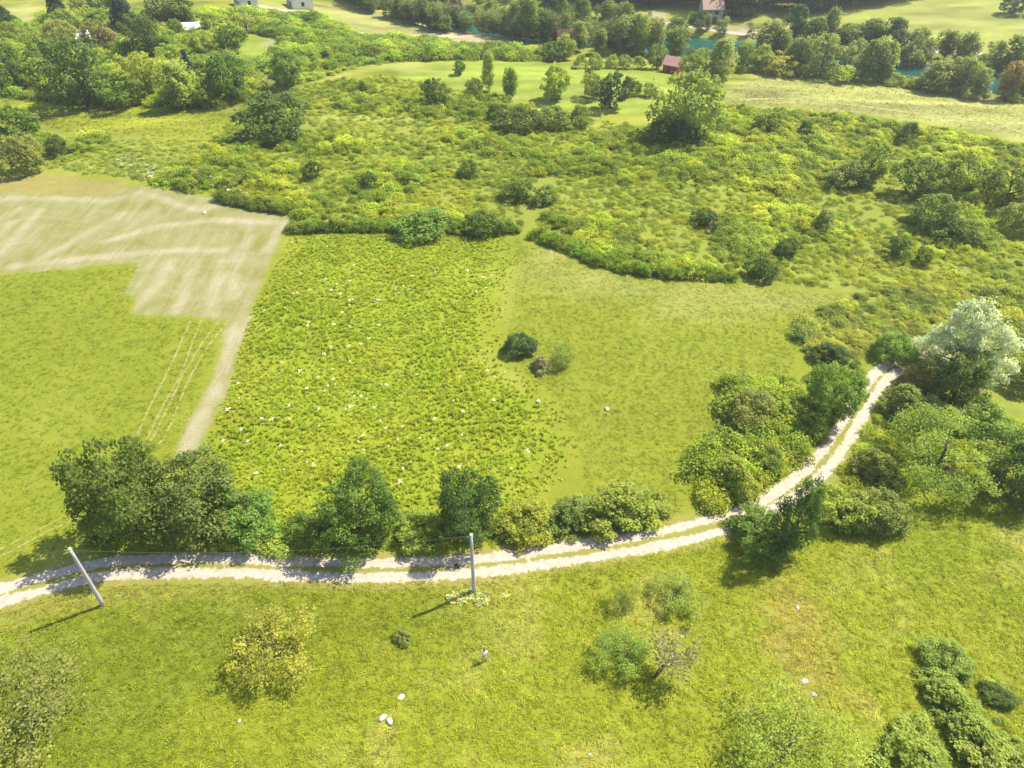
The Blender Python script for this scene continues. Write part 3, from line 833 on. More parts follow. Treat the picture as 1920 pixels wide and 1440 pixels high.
# trees and bushes one by one: (name, kind of crown, tone, box in the photograph, label, category, bare stem)
ROW = 'trees and bushes along the upper side of the dirt track'
TL = 'trees of the wood at the upper left'
TABLE = [
    # along the track
    ('tree', 'broad', 'dm', (136, 812, 318, 1032), 'big deep-green tree at the foot of the left meadow beside the track', 'tree', 0, ROW),
    ('tree', 'broad', 'om', (262, 860, 464, 1030), 'broad olive-green tree between the big deep-green tree and a small fresh-green one', 'tree', 0, ROW),
    ('bush', 'bush', 'bg', (405, 902, 528, 1030), 'fresh-green bush at the end of the three joined trees by the track', 'bush', 0, ROW),
    ('bush', 'bush', 'md', (536, 955, 625, 1042), 'low green bush crouching under the spreading tree by the shaded track', 'bush', 0, ROW),
    ('tree', 'broad', 'dm', (588, 884, 748, 1038), 'spreading green tree shading the track midway between the two poles', 'tree', 0, ROW),
    ('bush', 'bush', 'lt', (740, 955, 835, 1026), 'yellow-green bush filling the gap between two dark trackside trees', 'bush', 0, ROW),
    ('tree', 'broad', 'dk', (822, 880, 946, 1020), 'compact dark-green tree right behind the upright pole', 'tree', 0, ROW),
    ('bush', 'bush', 'yg', (935, 950, 1040, 1010), 'low yellowish bush just right of the tree behind the pole', 'bush', 0, ROW),
    ('bush', 'bush', 'ol', (1025, 932, 1125, 1000), 'olive bush with purplish top in the low trackside hedge', 'bush', 0, ROW),
    ('bush', 'bush', 'lt', (1100, 900, 1250, 990), 'wide rounded bush ending the low hedge above the bright track', 'bush', 0, ROW),
    # near meadow below the track
    ('tree', 'airy', 'yl', (438, 1138, 600, 1258), 'sunlit yellow small tree alone in the grass below the track', 'tree', 0.35, None),
    ('shrub', 'bush', 'gy', (738, 1178, 772, 1210), 'tiny grey-green shrub alone in the near meadow', 'shrub', 0, None),
    ('bush', 'airy', 'lt', (1140, 1088, 1202, 1145), 'light green bush with dark foot below the track, of a pair', 'bush', 0, None),
    ('bush', 'airy', 'lt', (1215, 1086, 1316, 1140), 'wider low bush of the pair below the track', 'bush', 0, None),
    ('tree', 'airy', 'lt', (1118, 1178, 1226, 1272), 'thin light-green sapling next to the bare leaning tree', 'tree', 0.35, None),
    ('tree', 'faint', 'oy', (-110, 1225, 180, 1430), 'thin brownish-olive tree cut by the lower left corner', 'tree', 0.1, None),
    ('tree', 'faint', 'yg', (1350, 1325, 1605, 1480), 'wide pale yellow-green tree cut by the bottom edge', 'tree', 0, None),
    ('bush', 'bush', 'lt', (1652, 1378, 1812, 1480), 'green bush at the bottom edge beside the pale yellow-green tree', 'bush', 0, None),
    ('bush', 'bush', 'lt', (1735, 1195, 1822, 1275), 'small bush with dark hollow at the top of the lower right thicket', 'bush', 0, None),
    ('bush', 'bush', 'lt', (1722, 1250, 1830, 1340), 'low light-green bush in the middle of the lower right thicket', 'bush', 0, None),
    ('bush', 'bush', 'lt', (1760, 1318, 1880, 1405), 'sprawling light-green bush at the foot of the lower right thicket', 'bush', 0, None),
    ('bush', 'bush', 'dk', (1843, 1272, 1902, 1336), 'small dark bush set apart at the lower right thicket', 'bush', 0, None),
    ('bush', 'bush', 'lt', (1815, 1385, 1970, 1480), 'leafy bush filling the bottom right corner', 'bush', 0, None),
    # around the bend of the track
    ('tree', 'upright', 'dk', (1458, 896, 1538, 1046), 'upright dark tree standing over the bend of the track', 'tree', 0, None),
    ('bush', 'bush', 'md', (1368, 955, 1490, 1052), 'dark round bush hugging the upright dark tree at the bend', 'bush', 0, None),
    ('bush', 'bush', 'yg', (1535, 885, 1645, 1020), 'yellow-green shrub behind the upright dark tree at the bend', 'bush', 0, None),
    ('bush', 'bush', 'ol', (1598, 898, 1705, 1028), 'olive shrub with dark base between the bend and the thorn tree', 'bush', 0, None),
    ('thorn_tree', 'spread', 'lt', (1660, 775, 1878, 930), 'flat-topped thorn tree with visible dark trunk near the right edge', 'tree', 0.1, None),
    ('bush', 'bush', 'lt', (1322, 832, 1425, 940), 'dense bush on the inner side of the bend, lowest of its group', 'bush', 0, None),
    ('bush', 'bush', 'md', (1396, 812, 1472, 912), 'bush with a dark hollow touching the track at the inner bend', 'bush', 0, None),
    ('bush', 'bush', 'ol', (1366, 712, 1462, 828), 'large olive bush at the meadow edge inside the bend', 'bush', 0, None),
    ('bush', 'bush', 'yg', (1438, 716, 1514, 824), 'pale bush squeezed between two larger bushes inside the bend', 'bush', 0, None),
    ('tree', 'broad', 'bg', (1512, 676, 1612, 802), 'bright green rounded tree leaning over the rutted climb', 'tree', 0, None),
    ('bush', 'bush', 'md', (1488, 765, 1555, 838), 'small green bush beneath the rounded tree on the rutted climb', 'bush', 0, None),
    ('bush', 'bush', 'ol', (1655, 712, 1750, 800), 'olive bush on the outer side of the rutted climb', 'bush', 0, None),
    ('bush', 'bush', 'lt', (1710, 735, 1800, 830), 'light bush below the silvery willow', 'bush', 0, None),
    ('bush', 'bush', 'ol', (1605, 825, 1695, 925), 'olive bush on the outer side of the bend, under the climb', 'bush', 0, None),
    ('willow', 'willow', 'sv', (1756, 574, 1900, 728), 'silvery white-leaved willow where the track vanishes', 'tree', 0.1, None),
    ('bush', 'bush', 'sv', (1702, 630, 1762, 676), 'small whitish bush beside the silvery willow', 'bush', 0, None),
    ('tree', 'broad', 'dk', (1745, 660, 1850, 782), 'dark tree standing in for the dark lower part of the silvery willow', 'tree', 0, None),  # separate dark crown stands in for the willow's darker lower side
    ('bush', 'bush', 'br', (1690, 675, 1768, 752), 'brownish bush at the top end of the track', 'bush', 0, None),
    ('bush', 'bush', 'ol', (1880, 640, 1965, 770), 'olive bush at the right edge beside the silvery willow', 'bush', 0, None),
    ('bush', 'bush', 'lt', (1790, 745, 1900, 835), 'light bush between the willow and the thorn tree', 'bush', 0, None),
    ('tree', 'broad', 'dk', (1862, 820, 1985, 945), 'dark tree cut by the right edge below the willow', 'tree', 0, None),
    ('bush', 'bush', 'dk', (1530, 640, 1605, 690), 'dark thorny bush above the rounded green tree', 'bush', 0, None),
    ('bush', 'bush', 'bg', (1640, 620, 1718, 682), 'bright bush where the track meets the shrubland', 'bush', 0, None),
    # the meadow in the middle
    ('bush', 'bush', 'dg', (943, 610, 1003, 680), 'solitary round dark bush on the edge of the weedy field', 'bush', 0, None),
    ('bush', 'bush', 'pk', (994, 660, 1034, 702), 'small purplish bush next to the solitary dark bush', 'bush', 0, None),
    ('shrub', 'airy', 'ol', (1026, 648, 1076, 692), 'thin half-dry shrub beside the small purplish bush', 'shrub', 0, None),
    # shrubland, bushes that stand out
    ('bush', 'bushfar', 'dk', (450, 182, 570, 262), 'large dark bush on the far edge of the shrubland above the hayfield', 'bush', 0, None),
    ('bush', 'bushfar', 'ol', (-5, 255, 75, 332), 'olive-brown bush at the left edge above the brown strip', 'bush', 0, None),
    ('bush', 'bushfar', 'md', (-25, 200, 78, 268), 'broad green bush at the left edge below the wood', 'bush', 0, None),
    ('bush', 'bushfar', 'dk', (82, 246, 124, 300), 'small dark bush beside the olive-brown bush at the left edge', 'bush', 0, None),
    ('bush', 'bushfar', 'md', (943, 338, 1000, 378), 'flat dark clump in the middle shrubland, its taller end', 'bush', 0, None),
    ('bush', 'bushfar', 'md', (990, 350, 1046, 384), 'flat dark clump in the middle shrubland, its lower end', 'bush', 0, None),
    ('bush', 'bushfar', 'dk', (564, 298, 602, 340), 'small dark bush in the shrubland above the hayfield corner', 'bush', 0, None),
    ('bush', 'bushfar', 'dk', (672, 322, 712, 356), 'small dark bush in the shrubland above the hedge', 'bush', 0, None),
    ('bush', 'bushfar', 'md', (858, 300, 898, 332), 'round bush midway in the open shrubland', 'bush', 0, None),
    ('tree', 'broadfar', 'dk', (788, 146, 838, 210), 'dark pointed tree at the top of the shrubland beside the lawn', 'tree', 0, None),
    ('bush', 'bushfar', 'dk', (912, 194, 945, 228), 'dark round bush below the lawn saplings', 'bush', 0, None),
    ('bush', 'bushfar', 'dk', (930, 203, 1008, 248), 'wide dark bush under the lawn, beside a smaller round one', 'bush', 0, None),
    ('bush', 'bushfar', 'ol', (1000, 200, 1070, 240), 'olive bush under the lawn next to the wide dark bush', 'bush', 0, None),
    ('bush', 'bushfar', 'md', (1066, 200, 1110, 238), 'green bush at the foot of the dark lawn tree', 'bush', 0, None),
    ('tree', 'broadfar', 'lt', (1224, 142, 1352, 264), 'big round yellow-green tree at the lawn corner below the red shed', 'tree', 0, None),
    ('bush', 'bushfar', 'dk', (1200, 216, 1325, 264), 'dark bush added where the big yellow-green tree casts its shadow', 'bush', 0, None),  # dark foliage stands for the tree's cast shadow on this ground
    ('bush', 'bushfar', 'md', (1332, 153, 1360, 195), 'small dark bush right beside the big yellow-green tree', 'bush', 0, None),
    ('bush', 'bushfar', 'dk', (1683, 228, 1725, 266), 'round dark bush near the trodden meadow path', 'bush', 0, None),
    ('tree', 'broadfar', 'lt', (1600, 264, 1672, 352), 'light green tree standing out of the right shrubland', 'tree', 0, None),
    ('bush', 'bushfar', 'ol', (1555, 302, 1630, 352), 'olive bush beside the light green shrubland tree', 'bush', 0, None),
    ('tree', 'broadfar', 'md', (1690, 300, 1775, 372), 'dark-footed tree, first of three along the right shrubland', 'tree', 0, None),
    ('tree', 'broadfar', 'lt', (1770, 287, 1856, 360), 'light-topped tree, middle of three along the right shrubland', 'tree', 0, None),
    ('tree', 'broadfar', 'md', (1842, 310, 1945, 392), 'dark-footed tree at the right edge, last of three in the shrubland', 'tree', 0, None),
    ('bush', 'bushfar', 'md', (1708, 366, 1795, 432), 'long green bush along the gully, upper one', 'bush', 0, None),
    ('bush', 'bushfar', 'md', (1765, 410, 1845, 460), 'long green bush along the gully, lower one', 'bush', 0, None),
    ('bush', 'bushfar', 'gy', (1880, 380, 1945, 436), 'grey-green bush at the right edge below the three trees', 'bush', 0, None),
    ('bush', 'bushfar', 'dk', (1298, 390, 1352, 425), 'dark bush in the middle of the right shrubland', 'bush', 0, None),
    ('bush', 'bushfar', 'gy', (1525, 394, 1572, 436), 'lone grey-green rounded bush in the open right shrubland', 'bush', 0, None),
    ('bush', 'bushfar', 'dk', (1450, 445, 1499, 482), 'dark bush above the meadow edge, upper one', 'bush', 0, None),
    ('bush', 'bushfar', 'dk', (1403, 484, 1460, 527), 'dark bush on the meadow edge, lower one', 'bush', 0, None),
    ('bush', 'bushfar', 'md', (1660, 438, 1714, 482), 'tilted dark bush on the grassy knoll', 'bush', 0, None),
    ('bush', 'bushfar', 'md', (1718, 456, 1755, 505), 'narrow bush right of the tilted dark bush', 'bush', 0, None),
    ('bush', 'bushfar', 'md', (1408, 212, 1460, 250), 'green bush near the start of the trodden path', 'bush', 0, None),
    ('bush', 'bushfar', 'dk', (1495, 228, 1530, 256), 'small dark bush below the trodden path', 'bush', 0, None),
    ('bush', 'bushfar', 'bg', (745, 405, 838, 440), 'bright green bush in the hedge above the weedy field', 'bush', 0, None),
    ('bush', 'bushfar', 'md', (870, 395, 935, 443), 'dark green bush ending the hedge above the weedy field', 'bush', 0, None),
    # orchard lawn
    ('tree', 'broadfar', 'md', (849, 106, 872, 145), 'small round tree alone on the bright lawn', 'tree', 0.2, None),
    ('tree', 'tall', 'lt', (903, 104, 930, 170), 'slim young tree beside the bright lawn, taller one', 'tree', 0, None),
    ('tree', 'tall', 'lt', (944, 132, 969, 188), 'slim young tree beside the bright lawn, shorter one', 'tree', 0, None),
    ('bush', 'bushfar', 'md', (872, 148, 910, 180), 'green bush at the foot of the slim young lawn tree', 'bush', 0, None),
    ('tree', 'broadfar', 'yg', (1012, 116, 1070, 190), 'full round yellowish tree in the middle of the lawn', 'tree', 0.12, None),
    ('tree', 'broadfar', 'lt', (1092, 128, 1136, 196), 'light tree touching the tall dark lawn tree', 'tree', 0, None),
    ('tree', 'broadfar', 'dg', (1114, 124, 1178, 220), 'tall dark tree at the lower lawn edge', 'tree', 0, None),
    ('fruit_tree', 'bushfar', 'md', (1177, 150, 1205, 180), 'small fruit bush on the lawn beside the tall dark tree', 'fruit tree', 0.1, None),
    ('fruit_tree', 'bushfar', 'md', (1206, 155, 1232, 181), 'small fruit bush on the lawn, nearer the big yellow-green tree', 'fruit tree', 0.1, None),
    ('fruit_tree', 'bushfar', 'dk', (1096, 126, 1111, 144), 'tiny dark fruit tree behind the light lawn tree', 'fruit tree', 0.1, None),
    ('fruit_tree', 'bushfar', 'lt', (1074, 102, 1102, 127), 'fruit tree at the lawn end nearest the yellow-green garden tree', 'fruit tree', 0.1, None),
    ('fruit_tree', 'bushfar', 'lt', (1103, 102, 1132, 128), 'second fruit tree from the garden tree along the lawn end', 'fruit tree', 0.1, None),
    ('fruit_tree', 'bushfar', 'lt', (1133, 104, 1158, 127), 'third fruit tree from the garden tree along the lawn end', 'fruit tree', 0.1, None),
    ('fruit_tree', 'bushfar', 'lt', (1157, 102, 1184, 129), 'fourth fruit tree from the garden tree along the lawn end', 'fruit tree', 0.1, None),
    ('fruit_tree', 'bushfar', 'yg', (1186, 106, 1212, 128), 'fifth fruit tree along the lawn end, before the shed tree', 'fruit tree', 0.1, None),
    ('tree', 'broadfar', 'md', (1214, 80, 1252, 134), 'tree standing just left of the red shed', 'tree', 0.15, None),
    ('tree', 'broadfar', 'md', (1272, 108, 1328, 152), 'dense green tree half hiding the red shed', 'tree', 0, None),
    ('tree', 'broadfar', 'yg', (1295, 86, 1328, 130), 'yellow tree behind the red shed', 'tree', 0, None),
    ('tree', 'tall', 'gy', (1322, 80, 1380, 158), 'tall grey-green tree right of the red shed', 'tree', 0, None),
    ('tree', 'broadfar', 'md', (1374, 86, 1418, 132), 'green tree between the shed trees and the river row', 'tree', 0, None),
    ('tree', 'broadfar', 'yg', (1036, 62, 1079, 116), 'bright yellow-green garden tree in front of the brown hut', 'tree', 0, None),
    ('bush', 'bushfar', 'dk', (1010, 84, 1062, 114), 'dark clipped hedge end beside the garden tree', 'bush', 0, None),
    ('bush', 'bushfar', 'dk', (798, 26, 852, 56), 'dark round bush on the hill field by the river trees', 'bush', 0, None),
    # wood at the upper left
    ('tree', 'broadfar', 'dk', (82, 80, 204, 200), 'largest dark tree at the edge of the upper left wood', 'tree', 0, TL),
    ('tree', 'broadfar', 'md', (-20, 70, 58, 184), 'tall green tree of the wood at the left picture edge', 'tree', 0, TL),
    ('tree', 'broadfar', 'yg', (44, 94, 94, 184), 'yellow-green tree between the edge tree and the largest dark tree', 'tree', 0, TL),
    ('tree', 'broadfar', 'md', (180, 148, 260, 202), 'low spreading tree right of the largest dark tree', 'tree', 0, TL),
    ('tree', 'broadfar', 'yg', (218, 108, 318, 184), 'broad yellow-green tree in the front of the upper left wood', 'tree', 0, TL),
    ('tree', 'tall', 'lt', (305, 122, 365, 202), 'pointed light tree in the front of the upper left wood', 'tree', 0, TL),
    ('tree', 'broadfar', 'md', (360, 155, 402, 206), 'small tree between the pointed tree and the dark round one', 'tree', 0, TL),
    ('tree', 'broadfar', 'dk', (390, 105, 470, 194), 'dark round tree at the right end of the upper left wood', 'tree', 0, TL),
    ('tree', 'broadfar', 'md', (500, 98, 566, 164), 'rounded tree standing right of the wood, above the shrubland', 'tree', 0, TL),
    ('conifer', 'conifer', 'nv', (338, 96, 365, 148), 'small dark conifer amid the yellow-green trees of the wood', 'tree', 0, TL),
    ('tree', 'broadfar', 'dk', (236, 34, 308, 110), 'dark domed tree in the middle of the upper left wood', 'tree', 0, TL),
    ('tree', 'broadfar', 'lt', (292, 56, 336, 104), 'light tree leaning on the dark domed tree', 'tree', 0, TL),
    ('tree', 'broadfar', 'bg', (213, 78, 262, 114), 'small bright emerald tree before the dark domed tree', 'tree', 0, TL),
    ('tree', 'broadfar', 'br', (152, 42, 216, 96), 'rust-brown rounded tree beside the white hut', 'tree', 0, TL),
    ('conifer', 'conifer', 'nv', (202, -25, 256, 58), 'big blackish conifer at the top of the upper left wood', 'tree', 0, TL),
    ('conifer', 'conifer', 'nv', (79, -25, 120, 44), 'dark conifer beside the small pale clearing', 'tree', 0, TL),
    ('tree', 'broadfar', 'bg', (150, 20, 210, 50), 'wide bright green tree before the big blackish conifer', 'tree', 0, TL),
    ('tree', 'broadfar', 'gy', (128, -15, 168, 44), 'grey-green tree between the two dark conifers', 'tree', 0, TL),
    ('tree', 'broadfar', 'md', (160, -18, 210, 30), 'green tree touching the big blackish conifer at the top edge', 'tree', 0, TL),
    ('tree', 'broadfar', 'lt', (96, 24, 154, 76), 'light willow-like tree below the clearing conifer', 'tree', 0, TL),
    ('tree', 'broadfar', 'gy', (70, 42, 134, 92), 'bluish-green tree left of the white hut', 'tree', 0, TL),
    ('conifer', 'conifer', 'dg', (-12, 12, 34, 56), 'dark conifer at the left picture edge near the clearing', 'tree', 0, TL),
    ('tree', 'broadfar', 'md', (-15, 44, 38, 76), 'green tree at the left picture edge under the conifer', 'tree', 0, TL),
    ('tree', 'broadfar', 'lt', (54, 76, 98, 118), 'light tree above the yellow-green one in the left wood', 'tree', 0, TL),
    ('tree', 'tall', 'gy', (274, -14, 322, 50), 'greyish poplar at the top edge, left of a pair', 'tree', 0, TL),
    ('tree', 'tall', 'gy', (314, -8, 374, 48), 'greyish poplar at the top edge above the white-roofed shed', 'tree', 0, TL),
    ('tree', 'bushfar', 'mr', (344, 30, 363, 54), 'small maroon-leaved tree behind the white-roofed shed', 'tree', 0, TL),
    ('tree', 'broadfar', 'yg', (290, 84, 346, 116), 'pale bushy tree below the white-roofed shed', 'tree', 0, TL),
    ('tree', 'broadfar', 'md', (316, 30, 352, 84), 'green tree just left of the white-roofed shed', 'tree', 0, TL),
    ('tree', 'broadfar', 'lt', (372, 26, 420, 68), 'light tree just right of the white-roofed shed', 'tree', 0, TL),
    ('tree', 'broadfar', 'yg', (358, 62, 408, 102), 'yellow-green tree below the white-roofed shed', 'tree', 0, TL),
    ('tree', 'broadfar', 'md', (402, 50, 455, 100), 'green tree left of the small sloping lawn', 'tree', 0, TL),
    ('tree', 'broadfar', 'yg', (425, 28, 470, 60), 'yellowish bushy tree behind the far thin pole', 'tree', 0, TL),
]
for row in TABLE:
    plant(row[0], row[1], row[2], row[3], row[4], row[5], row[6], row[7], low=0.75 if row[3][1] > 1190 and row[3][0] > 1640 else None)

ORD = ['first', 'second', 'third', 'fourth', 'fifth', 'sixth', 'seventh', 'eighth', 'ninth', 'tenth', 'eleventh', 'twelfth', 'thirteenth', 'fourteenth', 'fifteenth',
       'sixteenth', 'seventeenth', 'eighteenth', 'nineteenth', 'twentieth', 'twenty-first', 'twenty-second', 'twenty-third', 'twenty-fourth', 'twenty-fifth']
LOOK = {'md': 'green', 'gy': 'grey-green', 'dk': 'dark green', 'lt': 'light green', 'yg': 'yellow-green', 'pk': 'greyish bare', 'dg': 'deep green', 'br': 'brownish', 'bg': 'bright green', 'ol': 'olive', 'yl': 'yellow'}
def river_row(items, where, group):
    for k, (kind, tone, box) in enumerate(sorted(items, key=lambda q: q[2][0] + q[2][2])):
        plant('riverside_tree' if kind != 'bushfar' else 'riverside_bush', kind, tone, box, f'{LOOK[tone]} {"tree" if kind != "bushfar" else "bush"}, {ORD[k]} {where}', 'tree' if kind != 'bushfar' else 'bush', 0, group)
river_row([('tall', 'dg', (786, -18, 824, 34)), ('tall', 'md', (818, -22, 848, 28)), ('tall', 'pk', (842, -14, 870, 44)), ('tall', 'gy', (868, 10, 899, 50)), ('tall', 'gy', (903, 2, 937, 52)),
           ('tall', 'gy', (925, 18, 953, 58)), ('tall', 'gy', (948, 6, 979, 68)), ('tall', 'md', (965, -4, 1012, 74)), ('tall', 'md', (1002, 22, 1032, 76)), ('tall', 'dg', (1012, -14, 1045, 54)),
           ('tall', 'md', (1040, -8, 1067, 56)), ('tall', 'md', (1072, 2, 1112, 66)), ('tall', 'gy', (1068, 44, 1102, 94)), ('tall', 'md', (1120, 8, 1156, 68)), ('tall', 'md', (1150, 10, 1184, 70)),
           ('tall', 'md', (1108, 60, 1142, 102)), ('tall', 'gy', (1146, 36, 1192, 98)), ('tall', 'lt', (1180, 32, 1218, 100)), ('tall', 'gy', (1208, 38, 1250, 98)), ('tall', 'md', (1246, 25, 1288, 70)), ('tall', 'md', (1250, 56, 1294, 110))],
          'from the left along the river between hill field and red shed', 'river trees between the hill field and the red shed')
river_row([('tall', 'gy', (1412, 42, 1472, 108)), ('tall', 'dg', (1472, 26, 1514, 88)), ('tall', 'md', (1506, 36, 1554, 86)), ('tall', 'gy', (1548, 20, 1573, 80)), ('tall', 'md', (1560, 48, 1618, 92)),
           ('tall', 'md', (1606, 42, 1664, 96)), ('tall', 'dg', (1650, 50, 1698, 108)), ('broadfar', 'gy', (1686, 60, 1758, 128)), ('tall', 'md', (1756, 72, 1794, 120)), ('tall', 'gy', (1788, 70, 1830, 134)),
           ('broadfar', 'md', (1824, 93, 1870, 134)), ('broadfar', 'md', (1870, 80, 1935, 146))],
          'from the left in the far river bank row', 'tree row on the far river bank')
river_row([('broadfar', 'lt', (1408, 86, 1452, 128)), ('broadfar', 'yl', (1418, 104, 1498, 142)), ('tall', 'md', (1444, 62, 1484, 114)), ('tall', 'gy', (1478, 76, 1520, 132)), ('broadfar', 'gy', (1510, 66, 1582, 144)),
           ('broadfar', 'gy', (1570, 72, 1628, 138)), ('tall', 'gy', (1610, 80, 1654, 148)), ('tall', 'gy', (1638, 80, 1688, 150)), ('bushfar', 'yl', (1496, 126, 1522, 145)), ('bushfar', 'yg', (1548, 126, 1614, 152)),
           ('bushfar', 'lt', (1612, 136, 1642, 156)), ('bushfar', 'lt', (1654, 138, 1698, 160)), ('tall', 'gy', (1732, 116, 1797, 170)), ('tall', 'gy', (1790, 112, 1830, 174)), ('tall', 'gy', (1822, 130, 1860, 184)),
           ('tall', 'br', (1878, 122, 1917, 188)), ('tall', 'md', (1904, 128, 1945, 184)), ('bushfar', 'yg', (1700, 146, 1734, 166))],
          'from the left in the near river bank row by the meadow', 'tree row on the near river bank beyond the upper meadow')
plant('bush', 'bushfar', 'dk', (1878, -6, 1930, 26), 'dark bush alone on the far field at the top right', 'bush')

# the leaning, nearly bare tree
def bare_tree():
    foot = ground_at(1226, 1272)
    loc = (foot[0], foot[1], foot[2] - 0.05)
    root = empty('tree', loc)
    tag(root, 'leaning half-bare tree with dark trunk and pinkish twigs in the near meadow', 'tree')
    rng = random.Random(3)
    b = MB()
    b.tube([(0, 0, -0.1), (0.25, 0.1, 0.8), (0.7, 0.2, 1.7), (1.1, 0.3, 2.3)], [0.2, 0.17, 0.13, 0.09], 8)
    b.build('trunk', M['bark'], root)
    t = MB()
    tips = []
    for k in range(16):
        a = k * 2.4
        s = Vector((0.7 + rng.uniform(-0.1, 0.4), 0.2, 1.7 + rng.uniform(0, 0.6)))
        e = Vector((1.5 + 2.1 * math.cos(a) * rng.uniform(0.5, 1), 0.4 + 2.1 * math.sin(a) * rng.uniform(0.5, 1), 2.3 + rng.uniform(0, 1.6)))
        m = s.lerp(e, 0.5) + Vector((0, 0, 0.2))
        t.tube([s, m, e], [0.05, 0.03, 0.012], 5, False)
        for j in range(4):
            q = s.lerp(e, rng.uniform(0.45, 1))
            w = q + Vector((rng.uniform(-0.6, 0.6), rng.uniform(-0.6, 0.6), rng.uniform(0.1, 0.6)))
            t.tube([q, w], [0.018, 0.006], 4, False)
            tips.append(w)
    t.build('branches', M['palebark'], root)
    r2 = np.random.default_rng(5)
    pts = np.repeat(np.array([tuple(p) for p in tips]), 12, 0) + r2.normal(0, 0.28, (len(tips) * 12, 3))
    c = obj('crown', leaf_mesh('crown_bare', pts, rand_dirs(len(pts), r2) + np.array([0, 0, 0.6]), 0.17, r2, M['leaf']), root)
    c.color = (0.36, 0.34, 0.15, 1)
bare_tree()

# ------------------------------------------------------------------ masses of small plants (nobody could count them)
def variants(name, meshes):
    c = bpy.data.collections.new(name)
    for k, me in enumerate(meshes):
        o = bpy.data.objects.new(f'{name}_{k}', me)
        c.objects.link(o)
    return c

def clump(seed, nl, lobe, per, size, stretch=1.5, aspect=1.0, profile=prof_dome):
    pos, nrm, val, _, rng = crown_points(seed, profile, nl, lobe, per, (0.5, 1.15), -0.05, 0.1, aspect)
    return leaf_mesh('clump', pos, nrm, size, rng, M['leaf_scatter'], stretch, val, aspect)

def tuft(seed, n, h, spread, w, lean=0.5, leaf=0):
    """upright blades; LEAF adds side leaves along each stem"""
    rng = np.random.default_rng(seed)
    v, f, val = [], [], []
    for k in range(n):
        a = rng.uniform(0, 6.283)
        p = np.array([math.cos(a), math.sin(a), 0]) * spread * math.sqrt(rng.random())
        b = rng.uniform(0, 6.283)
        d = np.array([math.cos(b), math.sin(b), 0])
        side = np.array([-d[1], d[0], 0]) * w * rng.uniform(0.6, 1.4)
        hh = h * rng.uniform(0.55, 1.1)
        mid = p + d * lean * hh * 0.3 + np.array([0, 0, hh * 0.62])
        tip = p + d * lean * hh + np.array([0, 0, hh * (1 - lean * 0.35)])
        i = len(v)
        v += [p - side, p + side, mid + side * 0.8, mid - side * 0.8, tip + side * 0.1, tip - side * 0.1]
        f += [(i, i + 1, i + 2, i + 3), (i + 3, i + 2, i + 4, i + 5)]
        x = rng.random()
        val += [x * 0.8, min(1, x + 0.2)]
        for j in range(leaf):
            q = p + (tip - p) * rng.uniform(0.2, 0.98)
            c = rng.uniform(0, 6.283)
            o = np.array([math.cos(c), math.sin(c), rng.uniform(-0.2, 0.6)]) * rng.uniform(0.12, 0.28)
            s2 = np.cross(o, [0, 0, 1]) * 0.4
            i = len(v)
            v += [q, q + o * 0.5 + s2, q + o, q + o * 0.5 - s2]
            f += [(i, i + 1, i + 2, i + 3)]
            val += [rng.random()]
    return mesh_np('tuft', np.array(v), np.array(f), M['leaf_scatter'], {'leafv': ('FLOAT', 'FACE', np.array(val))})

V_SHRUB = variants('shrub_forms', [clump(100 + k, 18, 0.36, 60, 0.105, 1.2) for k in range(8)])
V_HERB = variants('herb_forms', [clump(200 + k, 12, 0.40, 34, 0.12, 1.4) for k in range(6)])
V_WEED = variants('weed_forms', [tuft(300 + k, 7, 1.0, 0.24, 0.035, 0.3, 5) for k in range(5)])
V_GRASS = variants('grass_forms', [tuft(400 + k, 11, 1.0, 0.5, 0.045, 0.7, 0) for k in range(5)])
V_TREE = variants('forest_forms', [clump(500 + k, 26, 0.38, 90, 0.11, 1.2, profile=prof_round(0.6), aspect=2.5) for k in range(4)])

def umbel(seed):
    rng = np.random.default_rng(seed)
    n = 16
    p = np.stack([rng.normal(0, 0.16, n), rng.normal(0, 0.16, n), 1.05 + rng.normal(0, 0.03, n)], 1)
    return leaf_mesh('umbel', p, np.array([0, 0, 1.0]) + rand_dirs(n, rng) * 0.3, 0.26, rng, M['leaf_scatter'], 1.1)
V_UMBEL = variants('umbel_forms', [umbel(600 + k) for k in range(4)])

def scatter_group(coll):
    g = bpy.data.node_groups.new('scatter_' + coll.name, 'GeometryNodeTree')
    g.interface.new_socket('Geometry', in_out='INPUT', socket_type='NodeSocketGeometry')
    g.interface.new_socket('Geometry', in_out='OUTPUT', socket_type='NodeSocketGeometry')
    gi, go = g.nodes.new('NodeGroupInput'), g.nodes.new('NodeGroupOutput')
    iop = g.nodes.new('GeometryNodeInstanceOnPoints')
    ci = g.nodes.new('GeometryNodeCollectionInfo')
    ci.inputs['Collection'].default_value = coll
    ci.inputs['Separate Children'].default_value = True
    ci.inputs['Reset Children'].default_value = True
    def attr(nm, ty):
        n = g.nodes.new('GeometryNodeInputNamedAttribute')
        n.data_type = ty
        n.inputs['Name'].default_value = nm
        return n.outputs[0]
    g.links.new(gi.outputs[0], iop.inputs['Points'])
    g.links.new(ci.outputs[0], iop.inputs['Instance'])
    iop.inputs['Pick Instance'].default_value = True
    g.links.new(attr('form', 'INT'), iop.inputs['Instance Index'])
    g.links.new(attr('turn', 'FLOAT_VECTOR'), iop.inputs['Rotation'])
    g.links.new(attr('size', 'FLOAT_VECTOR'), iop.inputs['Scale'])
    g.links.new(iop.outputs[0], go.inputs[0])
    return g
GROUPS = {}

